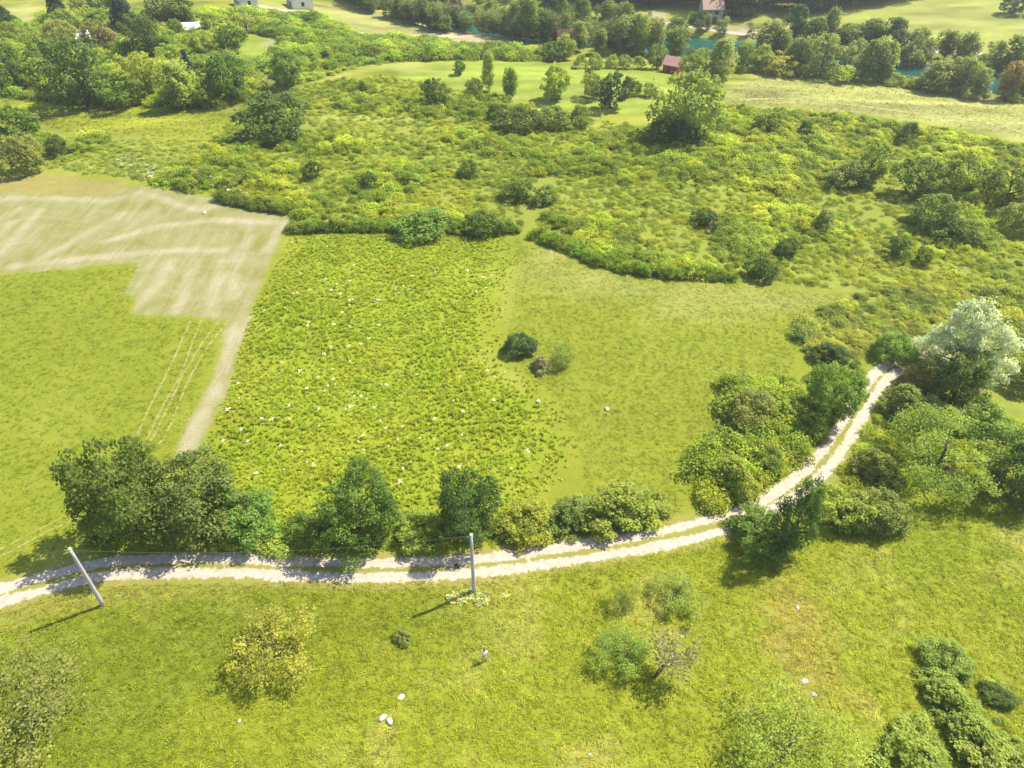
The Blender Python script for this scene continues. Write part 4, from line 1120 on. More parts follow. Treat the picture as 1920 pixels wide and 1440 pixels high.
def scatter(name, coll, x, y, size, col, label, lean=0.12, z=None):
    n = len(x)
    zz = height(x, y) if z is None else z
    me = bpy.data.meshes.new(name)
    me.vertices.add(n)
    me.vertices.foreach_set('co', np.stack([x, y, zz], 1).astype(np.float32).ravel())
    turn = np.stack([RNG.normal(0, lean, n), RNG.normal(0, lean, n), RNG.uniform(0, 6.283, n)], 1).astype(np.float32)
    for an, arr in (('turn', turn), ('size', size), ('tint', col)):
        a = me.attributes.new(an, 'FLOAT_VECTOR', 'POINT')
        a.data.foreach_set('vector', np.ascontiguousarray(arr, np.float32).ravel())
    a = me.attributes.new('form', 'INT', 'POINT')
    a.data.foreach_set('value', RNG.integers(0, len(coll.objects), n).astype(np.int32))
    o = obj(name, me)
    if coll.name not in GROUPS:
        GROUPS[coll.name] = scatter_group(coll)
    md = o.modifiers.new('scatter', 'NODES')
    md.node_group = GROUPS[coll.name]
    return tag(o, label, None, None, 'stuff')

def vary(col, n, f=0.15, g=0.06):
    b = 1 + RNG.normal(0, f, n)
    c = np.broadcast_to(np.asarray(col, float), (n, 3)) * np.clip(b, 0.4, 1.8)[:, None]
    c = c * (1 + RNG.normal(0, g, (n, 3)))
    return np.clip(c, 0.004, 0.9)

OPEN = gpoly([(962, 442), (985, 385), (998, 345), (1040, 325), (1046, 345), (1016, 400), (1006, 446)])   # the grassy gap between two hedges

CLEARINGS = [OPEN, gpoly([(438, 70), (470, 61), (515, 70), (532, 98), (482, 110), (446, 98)]), gpoly([(-60, 22), (0, 20), (72, 4), (78, 36), (62, 60), (30, 50), (-60, 50)])]
def clear(x, y):
    return np.max([poly_sd(x, y, q) for q in CLEARINGS], axis=0)

# shrubland: low herbs everywhere, shrubs in drifts
def shrubland(name, pix, label, herb=1.1, shrub=0.28, hmax=1.9, seed=1, herb_col=(0.212, 0.234, 0.024), shrub_col=(0.160, 0.186, 0.024), thr=0.475, rsc=1.0):
    rng = np.random.default_rng(seed)
    x, y, s = fill_poly(pix, herb * 1.3, rng)
    n = len(x)
    t = fbm(x, y, 0.10, 41, 3)
    sc = rng.uniform(0.35, 0.8, n) * rsc
    size = np.stack([sc, sc, sc * rng.uniform(0.30, 0.7, n)], 1)
    col = mixc(np.asarray(herb_col) * np.ones((n, 3)), np.asarray(herb_col) * (0.72, 0.82, 0.9), smooth(t, 0.4, 0.65))
    keep = np.minimum(smooth(s, 0, 1.0) + 0.1, 1) * (0.6 + 0.4 * smooth(fbm(x, y, 0.07, 151, 3), 0.38, 0.55)) * (clear(x, y) < 0) * (seg_dist(x, y, road_c[::6])[0] > 1.7) * (vnoise(x, y, 0.3, 77) > 0.10) > rng.random(n) * 0.95
    scatter(name, V_HERB, x[keep], y[keep], size[keep], vary(col[keep] * 1.75, keep.sum(), 0.12, 0.035), label + ', its herbs', 0.2)
    x, y, s = fill_poly(pix, shrub * 2.8, rng)
    n = len(x)
    t = fbm(x, y, 0.085, 51, 4)
    keep = (seg_dist(x, y, road_c[::6])[0] > 2.3) & (t + rng.normal(0, 0.06, n) > thr) & (clear(x, y) < -0.5) & (s > 0.5)
    x, y, t = x[keep], y[keep], t[keep]
    n = len(x)
    sc = rng.uniform(0.5, 1.05, n) * (0.75 + 1.1 * smooth(t, thr, 0.66)) * rsc
    size = np.stack([sc, sc * rng.uniform(0.85, 1.15, n), np.minimum(sc * rng.uniform(0.55, 1.1, n), hmax)], 1)
    tone = fbm(x, y, 0.22, 61, 3)
    col = mixc(np.asarray(shrub_col) * (1.25, 1.22, 1.1) * np.ones((n, 3)), np.asarray(shrub_col) * (0.74, 0.82, 0.9), smooth(tone, 0.36, 0.62))
    scatter('shrubbery', V_SHRUB, x, y, size, vary(col * 2.25, n, 0.15, 0.04), label + ', its shrubs', 0.15)

shrubland('undergrowth', [(400, 262), (450, 206), (560, 162), (720, 140), (860, 168), (1000, 208), (1230, 240), (1350, 204), (1430, 206), (1380, 300), (1300, 528), (1200, 508), (1080, 470), (1005, 442), (962, 441), (552, 437), (545, 405), (410, 375), (395, 330)],
          'tangled green shrubland between hayfield and lawn', seed=11)
shrubland('undergrowth', [(1430, 206), (1500, 208), (1700, 237), (2050, 305), (2050, 800), (1910, 690), (1740, 640), (1640, 655), (1510, 640), (1590, 550), (1420, 522), (1300, 528), (1380, 300)],
          'tangled green shrubland on the right slope', shrub=0.36, seed=12, shrub_col=(0.168, 0.194, 0.028), thr=0.43)
shrubland('undergrowth', [(-150, 215), (0, 215), (100, 255), (400, 262), (395, 330), (410, 372), (240, 336), (75, 315), (-150, 312)],
          'pale weedy scrub above the hayfield', herb=1.3, shrub=0.12, seed=13, herb_col=(0.245, 0.27, 0.05), thr=0.5)
shrubland('undergrowth', [(520, 20), (600, 40), (660, 68), (760, 84), (1000, 90), (1060, 96), (1060, 116), (900, 112), (700, 118), (560, 160), (480, 130), (470, 80), (560, 80), (470, 60), (470, 20)],
          'shrubby belt below the hill field', herb=0.35, shrub=0.22, hmax=3.2, seed=14, thr=0.34, rsc=1.7, herb_col=(0.20, 0.23, 0.03), shrub_col=(0.14, 0.18, 0.028))
shrubland('undergrowth', [(-200, 40), (70, 40), (300, 30), (470, 25), (470, 60), (440, 100), (480, 135), (480, 190), (400, 204), (200, 198), (90, 190), (0, 182), (-200, 165)],
          'undergrowth of the upper left wood', herb=0.25, shrub=0.14, hmax=3.4, seed=15, thr=0.30, rsc=1.9, herb_col=(0.18, 0.21, 0.028), shrub_col=(0.15, 0.185, 0.026))
shrubland('undergrowth', [(1495, 600), (1600, 545), (1760, 520), (1930, 560), (2050, 620), (1930, 680), (1740, 640), (1690, 662), (1640, 662), (1590, 690), (1530, 690), (1495, 650)],
          'olive scrub where the track climbs out of the meadow', herb=1.2, shrub=0.5, hmax=2.6, seed=20, thr=0.38, rsc=1.0, shrub_col=(0.165, 0.178, 0.040), herb_col=(0.215, 0.222, 0.045))
shrubland('undergrowth', [(1640, 700), (1700, 690), (1760, 760), (1900, 800), (2000, 820), (2000, 900), (1880, 850), (1700, 940), (1640, 1010), (1560, 1010), (1545, 920), (1590, 850)],
          'roadside scrub on the outer side of the bend', herb=1.4, shrub=0.55, hmax=2.2, seed=16, thr=0.34, rsc=1.25)
shrubland('undergrowth', [(1360, 720), (1500, 700), (1620, 690), (1600, 740), (1560, 810), (1490, 890), (1380, 945), (1300, 960), (1310, 850), (1380, 830)],
          'roadside scrub on the inner side of the bend', herb=1.4, shrub=0.55, hmax=2.2, seed=17, thr=0.34, rsc=1.2)
shrubland('undergrowth', [(1735, 1200), (1820, 1230), (1900, 1300), (1980, 1480), (1640, 1480), (1700, 1400), (1780, 1380), (1730, 1270)],
          'low scrub in the lower right corner', herb=1.6, shrub=0.22, seed=18, thr=0.40, rsc=0.75, shrub_col=(0.16, 0.195, 0.05))
shrubland('undergrowth', [(520, 1000), (830, 990), (1100, 940), (1240, 960), (1240, 985), (1000, 1020), (840, 1036), (600, 1040), (180, 1034), (180, 1010)],
          'weeds at the foot of the trackside trees', herb=1.8, shrub=0.5, seed=19, thr=0.34, rsc=0.95, shrub_col=(0.14, 0.17, 0.034))

# the two low hedges that close off the shrubland
def hedge(name, pix, label, width, per_m, h, col, seed):
    rng = np.random.default_rng(seed)
    c = spline(gpoly(pix), 1.0 / per_m)
    n = len(c)
    x = c[:, 0] + rng.normal(0, width, n)
    y = c[:, 1] + np.abs(rng.normal(0, width * 1.2, n))
    sc = rng.uniform(0.7, 1.2, n)
    size = np.stack([sc, sc, sc * h * rng.uniform(0.75, 1.2, n)], 1)
    scatter(name, V_SHRUB, x, y, size, vary(np.array(col) * 2.0, n, 0.18, 0.04), label, 0.12)
hedge('hedge_shrubbery', [(412, 378), (480, 392), (546, 402)], 'dark low hedge along the hayfield corner', 0.7, 4.5, 1.3, (0.10, 0.13, 0.022), 31)
hedge('hedge_shrubbery', [(552, 436), (640, 434), (760, 436), (880, 440), (968, 438)], 'low hedge above the weedy field', 0.8, 5.5, 1.35, (0.12, 0.16, 0.026), 32)
hedge('hedge_shrubbery', [(1008, 450), (1060, 468), (1110, 492), (1180, 512), (1270, 520), (1370, 528)], 'low curving hedge above the open meadow', 0.8, 5.0, 1.25, (0.13, 0.18, 0.022), 33)
hedge('hedge_shrubbery', [(580, 104), (700, 110), (850, 112), (960, 110), (1060, 110)], 'hedge between the hill field and the lawn', 1.6, 1.6, 2.0, (0.12, 0.15, 0.024), 34)
hedge('hedge_shrubbery', [(1340, 140), (1400, 138), (1500, 142), (1600, 150), (1700, 164), (1800, 180), (1930, 200)], 'scrub along the crest above the river', 1.6, 0.9, 1.6, (0.17, 0.19, 0.03), 35)

# the weedy field
rngw = np.random.default_rng(71)
WEED_PX = [(548, 438), (700, 440), (950, 446), (975, 470), (968, 520), (950, 600), (945, 660), (985, 705), (1050, 755), (1092, 850), (1060, 900), (1000, 940), (900, 1000), (420, 1000), (372, 862), (432, 722), (470, 590)]
x, y, s = fill_poly(WEED_PX, 11, rngw)
n = len(x)
t = fbm(x, y, 0.13, 81, 3)
east = np.maximum(seg_dist(x, y, gpoly([(960, 440), (968, 520), (950, 600), (945, 660), (985, 705), (1050, 755), (1092, 850), (1060, 900)]))[0], 0)
keep = rngw.random(n) < 0.12 + 0.75 * smooth(east + 3 * (t - 0.5), 0.0, 7.0) * (0.55 + 0.45 * smooth(vnoise(x, y, 0.45, 83), 0.2, 0.6))
x, y, t, s = x[keep], y[keep], t[keep], s[keep]
n = len(x)
hh = rngw.uniform(0.16, 0.55, n) * (0.75 + 0.6 * smooth(t, 0.35, 0.65)) * (0.6 + 0.4 * smooth(s, 0, 1.5))
sc = rngw.uniform(0.25, 0.62, n)
colw = mixc(np.array((0.355, 0.440, 0.034)) * np.ones((n, 3)), np.array((0.40, 0.455, 0.040)), smooth(fbm(x, y, 0.2, 85, 3), 0.4, 0.62))
scatter('weeds', V_WEED, x, y, np.stack([sc, sc, hh], 1), vary(colw, n, 0.16, 0.035), 'bright green tall weeds covering the middle field', 0.15)
x, y, s = fill_poly(WEED_PX, 0.16, rngw)
keep = (fbm(x, y, 0.09, 91, 3) + rngw.normal(0, 0.05, len(x)) > 0.56) & (s > 1)
x, y = x[keep], y[keep]
n = len(x)
sc = rngw.uniform(0.25, 0.75, n)
scatter('white_wildflowers', V_UMBEL, x, y, np.stack([sc, sc, rngw.uniform(0.55, 0.85, n)], 1), vary((0.80, 0.78, 0.62), n, 0.08, 0.02), 'white flower heads dotted through the weedy field', 0.1)

# meadow grass: tufts over the near land
rngg = np.random.default_rng(72)
def meadow_grass(pix, dens, h0, h1, label, colf=1.0):
    x, y, s = fill_poly(pix, dens, rngg)
    m = seg_dist(x, y, road_c[::6])[0] > 1.45
    m &= poly_sd(x, y, HAY) < 0
    x, y = x[m], y[m]
    n = len(x)
    t = vnoise(x, y, 0.9, 95)
    sc = rngg.uniform(0.3, 0.65, n)
    h = rngg.uniform(h0, h1, n) * (0.6 + 0.8 * t)
    scatter('grass', V_GRASS, x, y, np.stack([sc, sc, h], 1), vary(tint(x, y) * colf, n, 0.15, 0.03), label, 0.2)
meadow_grass([(-150, 1200), (0, 1140), (200, 1100), (700, 1092), (1000, 1074), (1300, 1020), (1450, 1000), (1560, 1010), (1700, 950), (1880, 860), (2100, 900), (2200, 1600), (-300, 1600)], 11.0, 0.06, 0.24, 'grass of the near meadow below the track', 1.9)
meadow_grass([(968, 448), (1100, 500), (1300, 530), (1590, 552), (1500, 640), (1480, 700), (1360, 760), (1330, 900), (1250, 985), (1100, 940), (1092, 850), (1050, 755), (985, 705), (950, 640), (968, 520)], 5.0, 0.04, 0.12, 'short grass of the open meadow inside the bend', 1.7)
meadow_grass([(-200, 545), (0, 514), (260, 500), (240, 588), (425, 605), (330, 864), (140, 1010), (0, 1080), (-200, 1150)], 4.0, 0.04, 0.12, 'short grass of the left meadow', 1.7)

meadow_grass([(-150, 172), (0, 186), (240, 202), (430, 214), (436, 246), (380, 260), (120, 250), (80, 230), (-150, 205)], 1.5, 0.15, 0.5, 'tall grass of the meadow strip below the upper left wood', 1.5)
meadow_grass([(1350, 190), (1420, 140), (1600, 150), (1780, 170), (2000, 198), (2050, 300), (1920, 260), (1700, 222), (1500, 205)], 0.8, 0.15, 0.5, 'dry grass of the upper meadow above the river', 1.5)

# white-flowering weeds along the upper edge of the hayfield
x, y, s = fill_poly([(200, 298), (270, 298), (420, 342), (520, 392), (410, 366), (250, 330)], 0.5, rngg)
n = len(x)
sc = rngg.uniform(0.4, 1.2, n)
scatter('white_wildflowers', V_UMBEL, x, y, np.stack([sc, sc, rngg.uniform(0.4, 0.8, n)], 1), vary((0.55, 0.56, 0.38), n, 0.15, 0.04), 'whitish flowering weeds above the hayfield edge', 0.15)

# pale weeds round the upright pole
x, y, s = fill_poly([(830, 1112), (880, 1100), (965, 1106), (978, 1124), (900, 1144), (842, 1142)], 11.0, rngg)
keep = rngg.random(len(x)) < smooth(vnoise(x, y, 0.8, 161), 0.3, 0.7) * smooth(s, 0, 0.7)
x, y = x[keep], y[keep]
n = len(x)
sc = rngg.uniform(0.4, 0.8, n)
scatter('weeds', V_WEED, x, y, np.stack([sc, sc, rngg.uniform(0.2, 0.55, n)], 1), vary((0.55, 0.58, 0.26), n, 0.15, 0.05), 'pale weeds round the foot of the upright pole', 0.15)

# scrub and young trees on the river banks
def bank(off0, off1, dens, hmin, hmax, label, seed, xmax=260):
    rng = np.random.default_rng(seed)
    c = spline(RIVER[1:-1], 1.0)
    c = c[(c[:, 1] < 420) & (c[:, 0] < xmax)]
    t = np.gradient(c, axis=0)
    t /= np.linalg.norm(t, axis=1)[:, None]
    nrm = np.stack([-t[:, 1], t[:, 0]], 1)
    k = rng.integers(0, len(c), int(len(c) * dens))
    o = rng.uniform(off0, off1, len(k))
    p = c[k] + nrm[k] * o[:, None]
    keep = vnoise(p[:, 0], p[:, 1], 0.12, 141 + seed) > 0.34
    x, y = p[keep, 0], p[keep, 1]
    n = len(x)
    h = rng.uniform(hmin, hmax, n)
    r = h * rng.uniform(0.32, 0.5, n)
    scatter('bank_shrubbery', V_TREE, x, y, np.stack([r, r, h], 1), vary((0.20, 0.245, 0.075), n, 0.22, 0.06), label, 0.06)
bank(-22, -16, 0.3, 1.2, 3.0, 'scrub on the near river bank', 1)
bank(-24, -14, 1.3, 4.0, 8.5, 'young trees on the river bank beside the hill field', 3, 48)
bank(15, 22, 0.4, 1.5, 4.5, 'scrub on the far river bank', 2)

# far woods above the valley
rngf = np.random.default_rng(73)
def forest(pix, dens, hmin, hmax, col, label):
    x, y, s = fill_poly(pix, dens, rngf)
    n = len(x)
    h = rngf.uniform(hmin, hmax, n)
    r = h * rngf.uniform(0.26, 0.36, n)
    scatter('forest', V_TREE, x, y, np.stack([r, r, h], 1), vary(col, n, 0.25, 0.08), label, 0.04)
forest([(1352, 30), (1400, 36), (1500, 30), (1600, 20), (1700, 4), (1900, -60), (1900, -130), (700, -130), (800, -40), (1000, -4), (1150, 10), (1240, 16), (1290, 18), (1320, 8)], 0.05, 11, 17, (0.10, 0.145, 0.045), 'dark wood on the slope beyond the river')
forest([(-250, -10), (60, -12), (200, -20), (430, -12), (430, -120), (-250, -120)], 0.03, 8, 13, (0.16, 0.21, 0.05), 'trees beyond the upper left wood')

# ------------------------------------------------------------------ poles and wires
def pole(foot_px, label, h=7.9, r0=0.19, r1=0.12, lean=(0, 0)):
    p = ground_at(*foot_px)
    root = empty('utility_pole', tuple(p))
    tag(root, label, 'utility pole', 'utility poles')
    b = MB()
    n = 7
    b.tube([(lean[0] * k / n, lean[1] * k / n, -0.3 + (h + 0.3) * k / n) for k in range(n + 1)], [r0 + (r1 - r0) * k / n for k in range(n + 1)], 14)
    o = b.build('shaft', M['concrete'], root)
    for f in o.data.polygons:
        f.use_smooth = len(f.vertices) == 4
    c = MB()
    c.tube([(lean[0], lean[1], h - 0.02), (lean[0], lean[1], h + 0.07), (lean[0], lean[1], h + 0.13)], [r1 * 1.12, r1 * 1.12, r1 * 0.6], 14)
    c.build('cap', M['cap'], root)
    k = MB()
    k.tube([(lean[0] - 0.28, lean[1] - 0.02, h - 0.32), (lean[0] + 0.16, lean[1] - 0.02, h - 0.32)], [0.025, 0.025], 6)
    br = k.build('bracket', M['wire'], root)
    i = MB()
    i.tube([(lean[0] - 0.26, lean[1] - 0.02, h - 0.32), (lean[0] - 0.26, lean[1] - 0.02, h - 0.22), (lean[0] - 0.26, lean[1] - 0.02, h - 0.14)], [0.045, 0.06, 0.03], 8)
    i.build('insulator', M['ceramic'], br)
    return Vector((p[0] + lean[0] - 0.26, p[1] + lean[1], p[2] + h - 0.14))
topA = pole((194, 1135), 'leaning-looking pale pole by the shaded end of the track')
topB = pole((889, 1110), 'upright pale pole in front of the compact dark tree')
topC = pole((467, 63), 'thin far pole at the small sloping lawn below the houses', 7.5, 0.17, 0.11)
def wire(a, b, sag, label):
    m = MB()
    pts = []
    for k in range(21):
        t = k / 20
        p = Vector(a).lerp(Vector(b), t)
        p.z -= sag * 4 * t * (1 - t)
        pts.append(p)
    m.tube(pts, [0.008] * 21, 5)
    o = m.build('power_line', M['wire'])
    tag(o, label, 'power line', 'power lines')
wire(topB, topA, 1.1, 'thin sagging wire strung between the two track poles')
wire(topA, topA + Vector((-38, -6, 0.2)), 1.2, 'thin wire running from the shaded-end pole to the left')

# ------------------------------------------------------------------ buildings
def gable_house(name, foot_px, size, rz, label, wall, roof, wall_h, roof_h, openings=(), cat='house', eave=0.35, chimney=False, door=None):
    """walls with a ridge roof (ridge along local x); openings: (face, u, z, w, h)"""
    p = ground_at(*foot_px)
    root = empty(name, (p[0], p[1], p[2] - 0.05), rz)
    tag(root, label, cat)
    L_, W_ = size[0] / 2, size[1] / 2
    b = MB()
    b.add([(-L_, -W_, 0), (L_, -W_, 0), (L_, W_, 0), (-L_, W_, 0), (-L_, -W_, wall_h), (L_, -W_, wall_h), (L_, W_, wall_h), (-L_, W_, wall_h), (-L_, 0, wall_h + roof_h), (L_, 0, wall_h + roof_h)],
          [(0, 1, 5, 4), (2, 3, 7, 6), (1, 2, 6, 9, 5), (3, 0, 4, 8, 7), (0, 3, 2, 1)])
    b.build('wall', wall, root)
    r = MB()
    sl_ = roof_h / W_
    e, t = eave, 0.16
    for s in (-1, 1):
        z_e = wall_h - e * sl_ + 0.03
        q = [(-L_ - e, s * (W_ + e), z_e), (L_ + e, s * (W_ + e), z_e), (L_ + e, 0, wall_h + roof_h + 0.03), (-L_ - e, 0, wall_h + roof_h + 0.03)]
        q2 = [(a, c, d + t) for a, c, d in q]
        r.add(q + q2, [(0, 1, 2, 3), (4, 5, 6, 7), (0, 1, 5, 4), (1, 2, 6, 5), (2, 3, 7, 6), (3, 0, 4, 7)])
    ro = r.build('roof', roof, root)
    if chimney:
        c = MB()
        c.box(L_ * 0.3, L_ * 0.3 + 0.6, 0.3, 0.9, wall_h + roof_h * 0.4, wall_h + roof_h + 0.8)
        c.build('chimney', wall, ro)
    for nm, face, u, z, w, h in openings:
        m, fr = MB(), MB()
        if face == 'f':
            m.box(u - w / 2, u + w / 2, -W_ - 0.03, -W_ + 0.05, z, z + h)
            fr.box(u - w / 2 - 0.1, u + w / 2 + 0.1, -W_ - 0.09, -W_ - 0.004, z - 0.12, z - 0.005)
        elif face == 'r':
            m.box(L_ - 0.05, L_ + 0.03, u - w / 2, u + w / 2, z, z + h)
            fr.box(L_ + 0.004, L_ + 0.09, u - w / 2 - 0.1, u + w / 2 + 0.1, z - 0.12, z - 0.005)
        else:
            m.box(-L_ - 0.03, -L_ + 0.05, u - w / 2, u + w / 2, z, z + h)
            fr.box(-L_ - 0.09, -L_ - 0.004, u - w / 2 - 0.1, u + w / 2 + 0.1, z - 0.12, z - 0.005)
        wo = m.build(nm, M['dark'] if nm == 'window' else M['timber'], root)
        if nm == 'window':
            fr.build('sill', M['lime'], wo)
    return root
gable_house('house', (563, 13), (8.0, 6.5), radians(-62), 'white house with a big grey roof beside the lane', M['lime'], M['greyroof'], 2.8, 3.4,
            [('window', 'f', -2, 1.0, 1.0, 1.2), ('window', 'f', 1.5, 1.0, 1.0, 1.2), ('window', 'r', 0, 1.0, 1.0, 1.2), ('door', 'f', 0, 0, 0.95, 2.1)], chimney=True)
gable_house('house', (462, 11), (7.0, 5.5), radians(-55), 'small pale house at the top of the lane by the poplars', M['lime'], M['greyroof'], 2.5, 2.6,
            [('window', 'f', -1.6, 1.0, 0.9, 1.1), ('window', 'r', 0, 1.0, 0.9, 1.1), ('door', 'f', 0.6, 0, 0.9, 2.0)], chimney=True)
gable_house('stone_house', (1330, 40), (6.4, 5.6), radians(4), 'ruined grey stone house with a pinkish tiled roof beyond the river', M['stonewall'], M['tile'], 4.4, 2.6,
            [('window', 'f', -1.3, 2.9, 0.8, 1.0), ('window', 'f', 1.2, 2.6, 1.4, 1.2), ('window', 'r', 0, 2.8, 0.8, 1.0), ('door', 'f', 0.7, 0, 1.4, 2.0)])
gable_house('shed', (1262, 136), (4.4, 3.6), radians(-35), 'small red shed with a faded roof at the lawn end', M['red'], M['redroof'], 2.3, 1.5,
            [('window', 'f', 1.1, 1.0, 0.6, 0.7), ('door', 'f', -0.6, 0, 0.9, 1.9)], 'shed', 0.3)
gable_house('hut', (1060, 90), (5.0, 4.6), radians(20), 'dark brown timber hut behind the yellow-green garden tree', M['timber'], M['timber'], 2.2, 2.8,
            [('window', 'f', 1.2, 0.9, 0.7, 0.8), ('door', 'f', -0.8, 0, 0.9, 1.9)], 'hut', 0.5)
gable_house('shed', (362, 66), (4.6, 3.8), radians(12), 'little shed with a bright white roof in the wood', M['lime'], M['whiteroof'], 2.0, 1.2,
            [('door', 'f', 0, 0, 0.9, 1.8)], 'shed', 0.3)
gable_house('hut', (158, 86), (3.4, 3.0), radians(40), 'tiny white hut behind the rust-brown tree', M['lime'], M['whiteroof'], 2.4, 1.4,
            [('window', 'f', 0, 1.0, 0.6, 0.7)], 'hut', 0.25)
def slab():
    p = ground_at(1360, 26)
    b = MB()
    b.add([(-0.55, -0.25, -0.2), (0.55, -0.25, -0.2), (0.55, 0.25, -0.2), (-0.55, 0.25, -0.2), (-0.5, -0.2, 2.1), (0.45, -0.2, 2.3), (0.45, 0.2, 2.3), (-0.5, 0.2, 2.1)],
          [(0, 3, 2, 1), (4, 5, 6, 7), (0, 1, 5, 4), (1, 2, 6, 5), (2, 3, 7, 6), (3, 0, 4, 7)])
    o = b.build('wall_stub', M['lime'], None, tuple(p))
    tag(o, 'pale upright wall stub right beside the ruined stone house', 'wall stub')
slab()

# ------------------------------------------------------------------ stones
def stone(px, w, mat, label, seed, flat=0.55):
    p = ground_at(*px)
    w = w * 0.8
    rng = random.Random(seed)
    import bmesh
    bm = bmesh.new()
    bmesh.ops.create_icosphere(bm, subdivisions=2, radius=0.5)
    for v in bm.verts:
        k = 1 + rng.uniform(-0.16, 0.16)
        v.co = Vector((v.co.x * w * k * 1.15, v.co.y * w * k * 0.85, v.co.z * w * flat * k))
    me = bpy.data.meshes.new('stone')
    bm.to_mesh(me)
    bm.free()
    me.materials.append(mat)
    o = obj('stone', me, None, (p[0], p[1], p[2] + w * flat * 0.28))
    o.rotation_euler = (0, 0, rng.uniform(0, 6))
    tag(o, label, 'stone')
stone((717, 1347), 0.75, M['rock'], 'white stone of the touching pair in the near grass, upper one', 1)
stone((731, 1354), 0.72, M['rock'], 'white stone of the touching pair in the near grass, lower one', 2)
stone((752, 1308), 0.65, M['rock'], 'single white stone above the touching pair', 3)
stone((1509, 1278), 0.7, M['greyrock'], 'greyish flat stone in the meadow, upper of two', 4, 0.3)
stone((1526, 1302), 0.6, M['greyrock'], 'greyish flat stone in the meadow, lower of two', 5, 0.3)
stone((1138, 768), 0.8, M['greyrock'], 'grey stone alone in the open meadow inside the bend', 6, 0.5)
stone((1495, 1139), 0.55, M['greyrock'], 'pale flat stone below the dark round bush at the bend', 7, 0.3)
stone((856, 1063), 0.7, M['timber'], 'dark clod on the grassy middle of the track by the pole', 8, 0.5)
stone((449, 1352), 0.38, M['rock'], 'small pale stone below the yellow small tree', 9, 0.4)
stone((1107, 1416), 0.38, M['rock'], 'small white stone near the bottom edge', 10, 0.4)
stone((384, 400), 0.9, M['rock'], 'white stone on the hayfield near its upper corner', 11, 0.6)

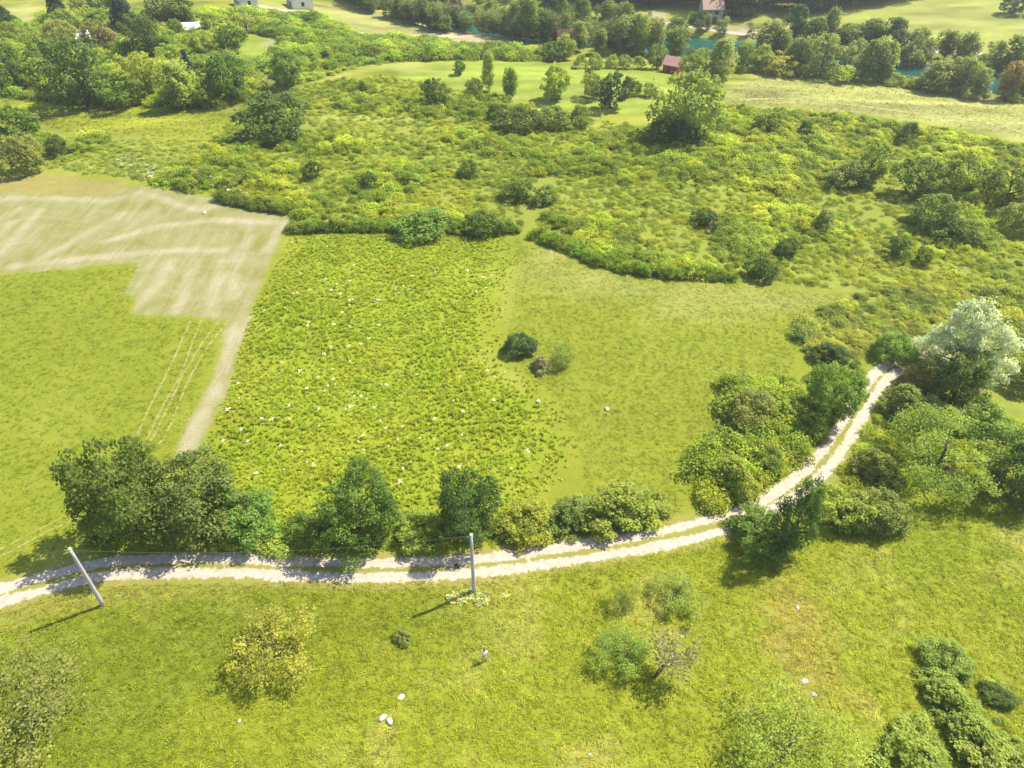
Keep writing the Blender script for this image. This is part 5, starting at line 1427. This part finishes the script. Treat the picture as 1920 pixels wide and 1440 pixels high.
# ------------------------------------------------------------------ person in the near meadow
def person():
    p = ground_at(909, 1240)
    root = empty('person', tuple(p), radians(200))
    tag(root, 'dark-haired person in white top and pale shorts standing in the grass', 'person')
    def skin(name, joints, edges, mat, parent, root_i=0):
        me = bpy.data.meshes.new(name)
        me.from_pydata([j[0] for j in joints], edges, [])
        me.materials.append(mat)
        o = obj(name, me, parent)
        md = o.modifiers.new('skin', 'SKIN')
        md.use_smooth_shade = True
        lay = me.skin_vertices[0].data
        for i, j in enumerate(joints):
            lay[i].radius = (j[1], j[2] if len(j) > 2 else j[1])
        lay[root_i].use_root = True
        o.modifiers.new('sub', 'SUBSURF').levels = 1
        o.modifiers['sub'].render_levels = 1
        return o
    J = [((0, 0, 0.95), .14, .11), ((0, 0, 1.15), .13, .10), ((0, 0, 1.36), .16, .11), ((0, 0, 1.47), .06), ((0, -.02, 1.56), .065), ((0, -.03, 1.64), .085, .095), ((0, -.01, 1.73), .06),
         ((.10, 0, .90), .10), ((.11, -.03, .50), .065), ((.11, 0, .10), .045), ((.12, -.14, .04), .035),
         ((-.10, 0, .90), .10), ((-.11, .02, .50), .065), ((-.11, .03, .10), .045), ((-.12, -.10, .04), .035),
         ((.19, 0, 1.40), .06), ((.24, -.02, 1.13), .048), ((.13, -.24, 1.10), .036), ((.09, -.31, 1.11), .034),
         ((-.19, 0, 1.40), .06), ((-.24, -.02, 1.13), .048), ((-.13, -.24, 1.10), .036), ((-.09, -.31, 1.11), .034)]
    E = [(0, 1), (1, 2), (2, 3), (3, 4), (4, 5), (5, 6), (0, 7), (7, 8), (8, 9), (9, 10), (0, 11), (11, 12), (12, 13), (13, 14), (2, 15), (15, 16), (16, 17), (17, 18), (2, 19), (19, 20), (20, 21), (21, 22)]
    for s, base in ((1, 18), (-1, 22)):      # fingers and thumb
        for k, (dx, l) in enumerate(((-.022, .055), (-.008, .065), (.007, .06), (.02, .045))):
            i = len(J)
            J.append(((s * .09 + dx, -.35, 1.11), .010))
            J.append(((s * .09 + dx - s * .01, -.35 - l * .5, 1.105), .009))
            J.append(((s * .09 + dx - s * .02, -.35 - l * .8, 1.085), .008))
            E += [(base, i), (i, i + 1), (i + 1, i + 2)]
        i = len(J)
        J.append(((s * .055, -.32, 1.125), .011))
        J.append(((s * .04, -.36, 1.13), .009))
        E += [(base, i), (i, i + 1)]
    i = len(J)
    J.append(((0, -.125, 1.63), .014))          # nose
    E.append((5, i))
    body = skin('body', J, E, M['skin'], root)
    sh = [((0, 0, .93), .165, .135), ((0, 0, 1.15), .155, .125), ((0, 0, 1.36), .18, .13), ((0, 0, 1.44), .085), ((.19, 0, 1.40), .085), ((.235, -.015, 1.20), .07), ((-.19, 0, 1.40), .085), ((-.235, -.015, 1.20), .07)]
    skin('shirt', sh, [(0, 1), (1, 2), (2, 3), (2, 4), (4, 5), (2, 6), (6, 7)], M['shirt'], root)
    so = [((0, 0, .97), .165, .13), ((.10, 0, .86), .12), ((.11, -.02, .58), .095), ((-.10, 0, .86), .12), ((-.11, .01, .58), .095)]
    skin('shorts', so, [(0, 1), (1, 2), (0, 3), (3, 4)], M['shorts'], root)
    ha = [((0, .02, 1.62), .095, .09), ((0, .0, 1.70), .10), ((0, .0, 1.76), .065)]
    skin('hair', ha, [(0, 1), (1, 2)], M['hair'], root)
    for s in (-1, 1):
        e = MB()
        e.tube([(s * .095, -.02, 1.60), (s * .105, -.015, 1.64)], [.018, .022], 6)
        e.build('ear', M['skin'], root)
        f = MB()
        f.tube([(s * .035, -.118, 1.645), (s * .035, -.128, 1.645)], [.012, .010], 6)
        f.build('eye', M['hair'], root)
    mo = MB()
    mo.box(-.025, .025, -.122, -.112, 1.575, 1.583)
    mo.build('mouth', M['redroof'], root)
person()

# ------------------------------------------------------------------ the thin summer haze over the valley
def haze():
    b = MB()
    b.box(-2600, 2600, -650, 3600, -20, 240)
    m, t, out, N, L = newmat('haze_air')
    v = N('VolumePrincipled')
    v.inputs['Color'].default_value = (0.93, 0.96, 1.0, 1)
    v.inputs['Density'].default_value = 0.00028
    v.inputs['Anisotropy'].default_value = 0.3
    L(v.outputs[0], out.inputs['Volume'])
    tag(b.build('haze', m), 'thin pale haze over the valley', None, None, 'stuff')
haze()
cy.volume_bounces = 0
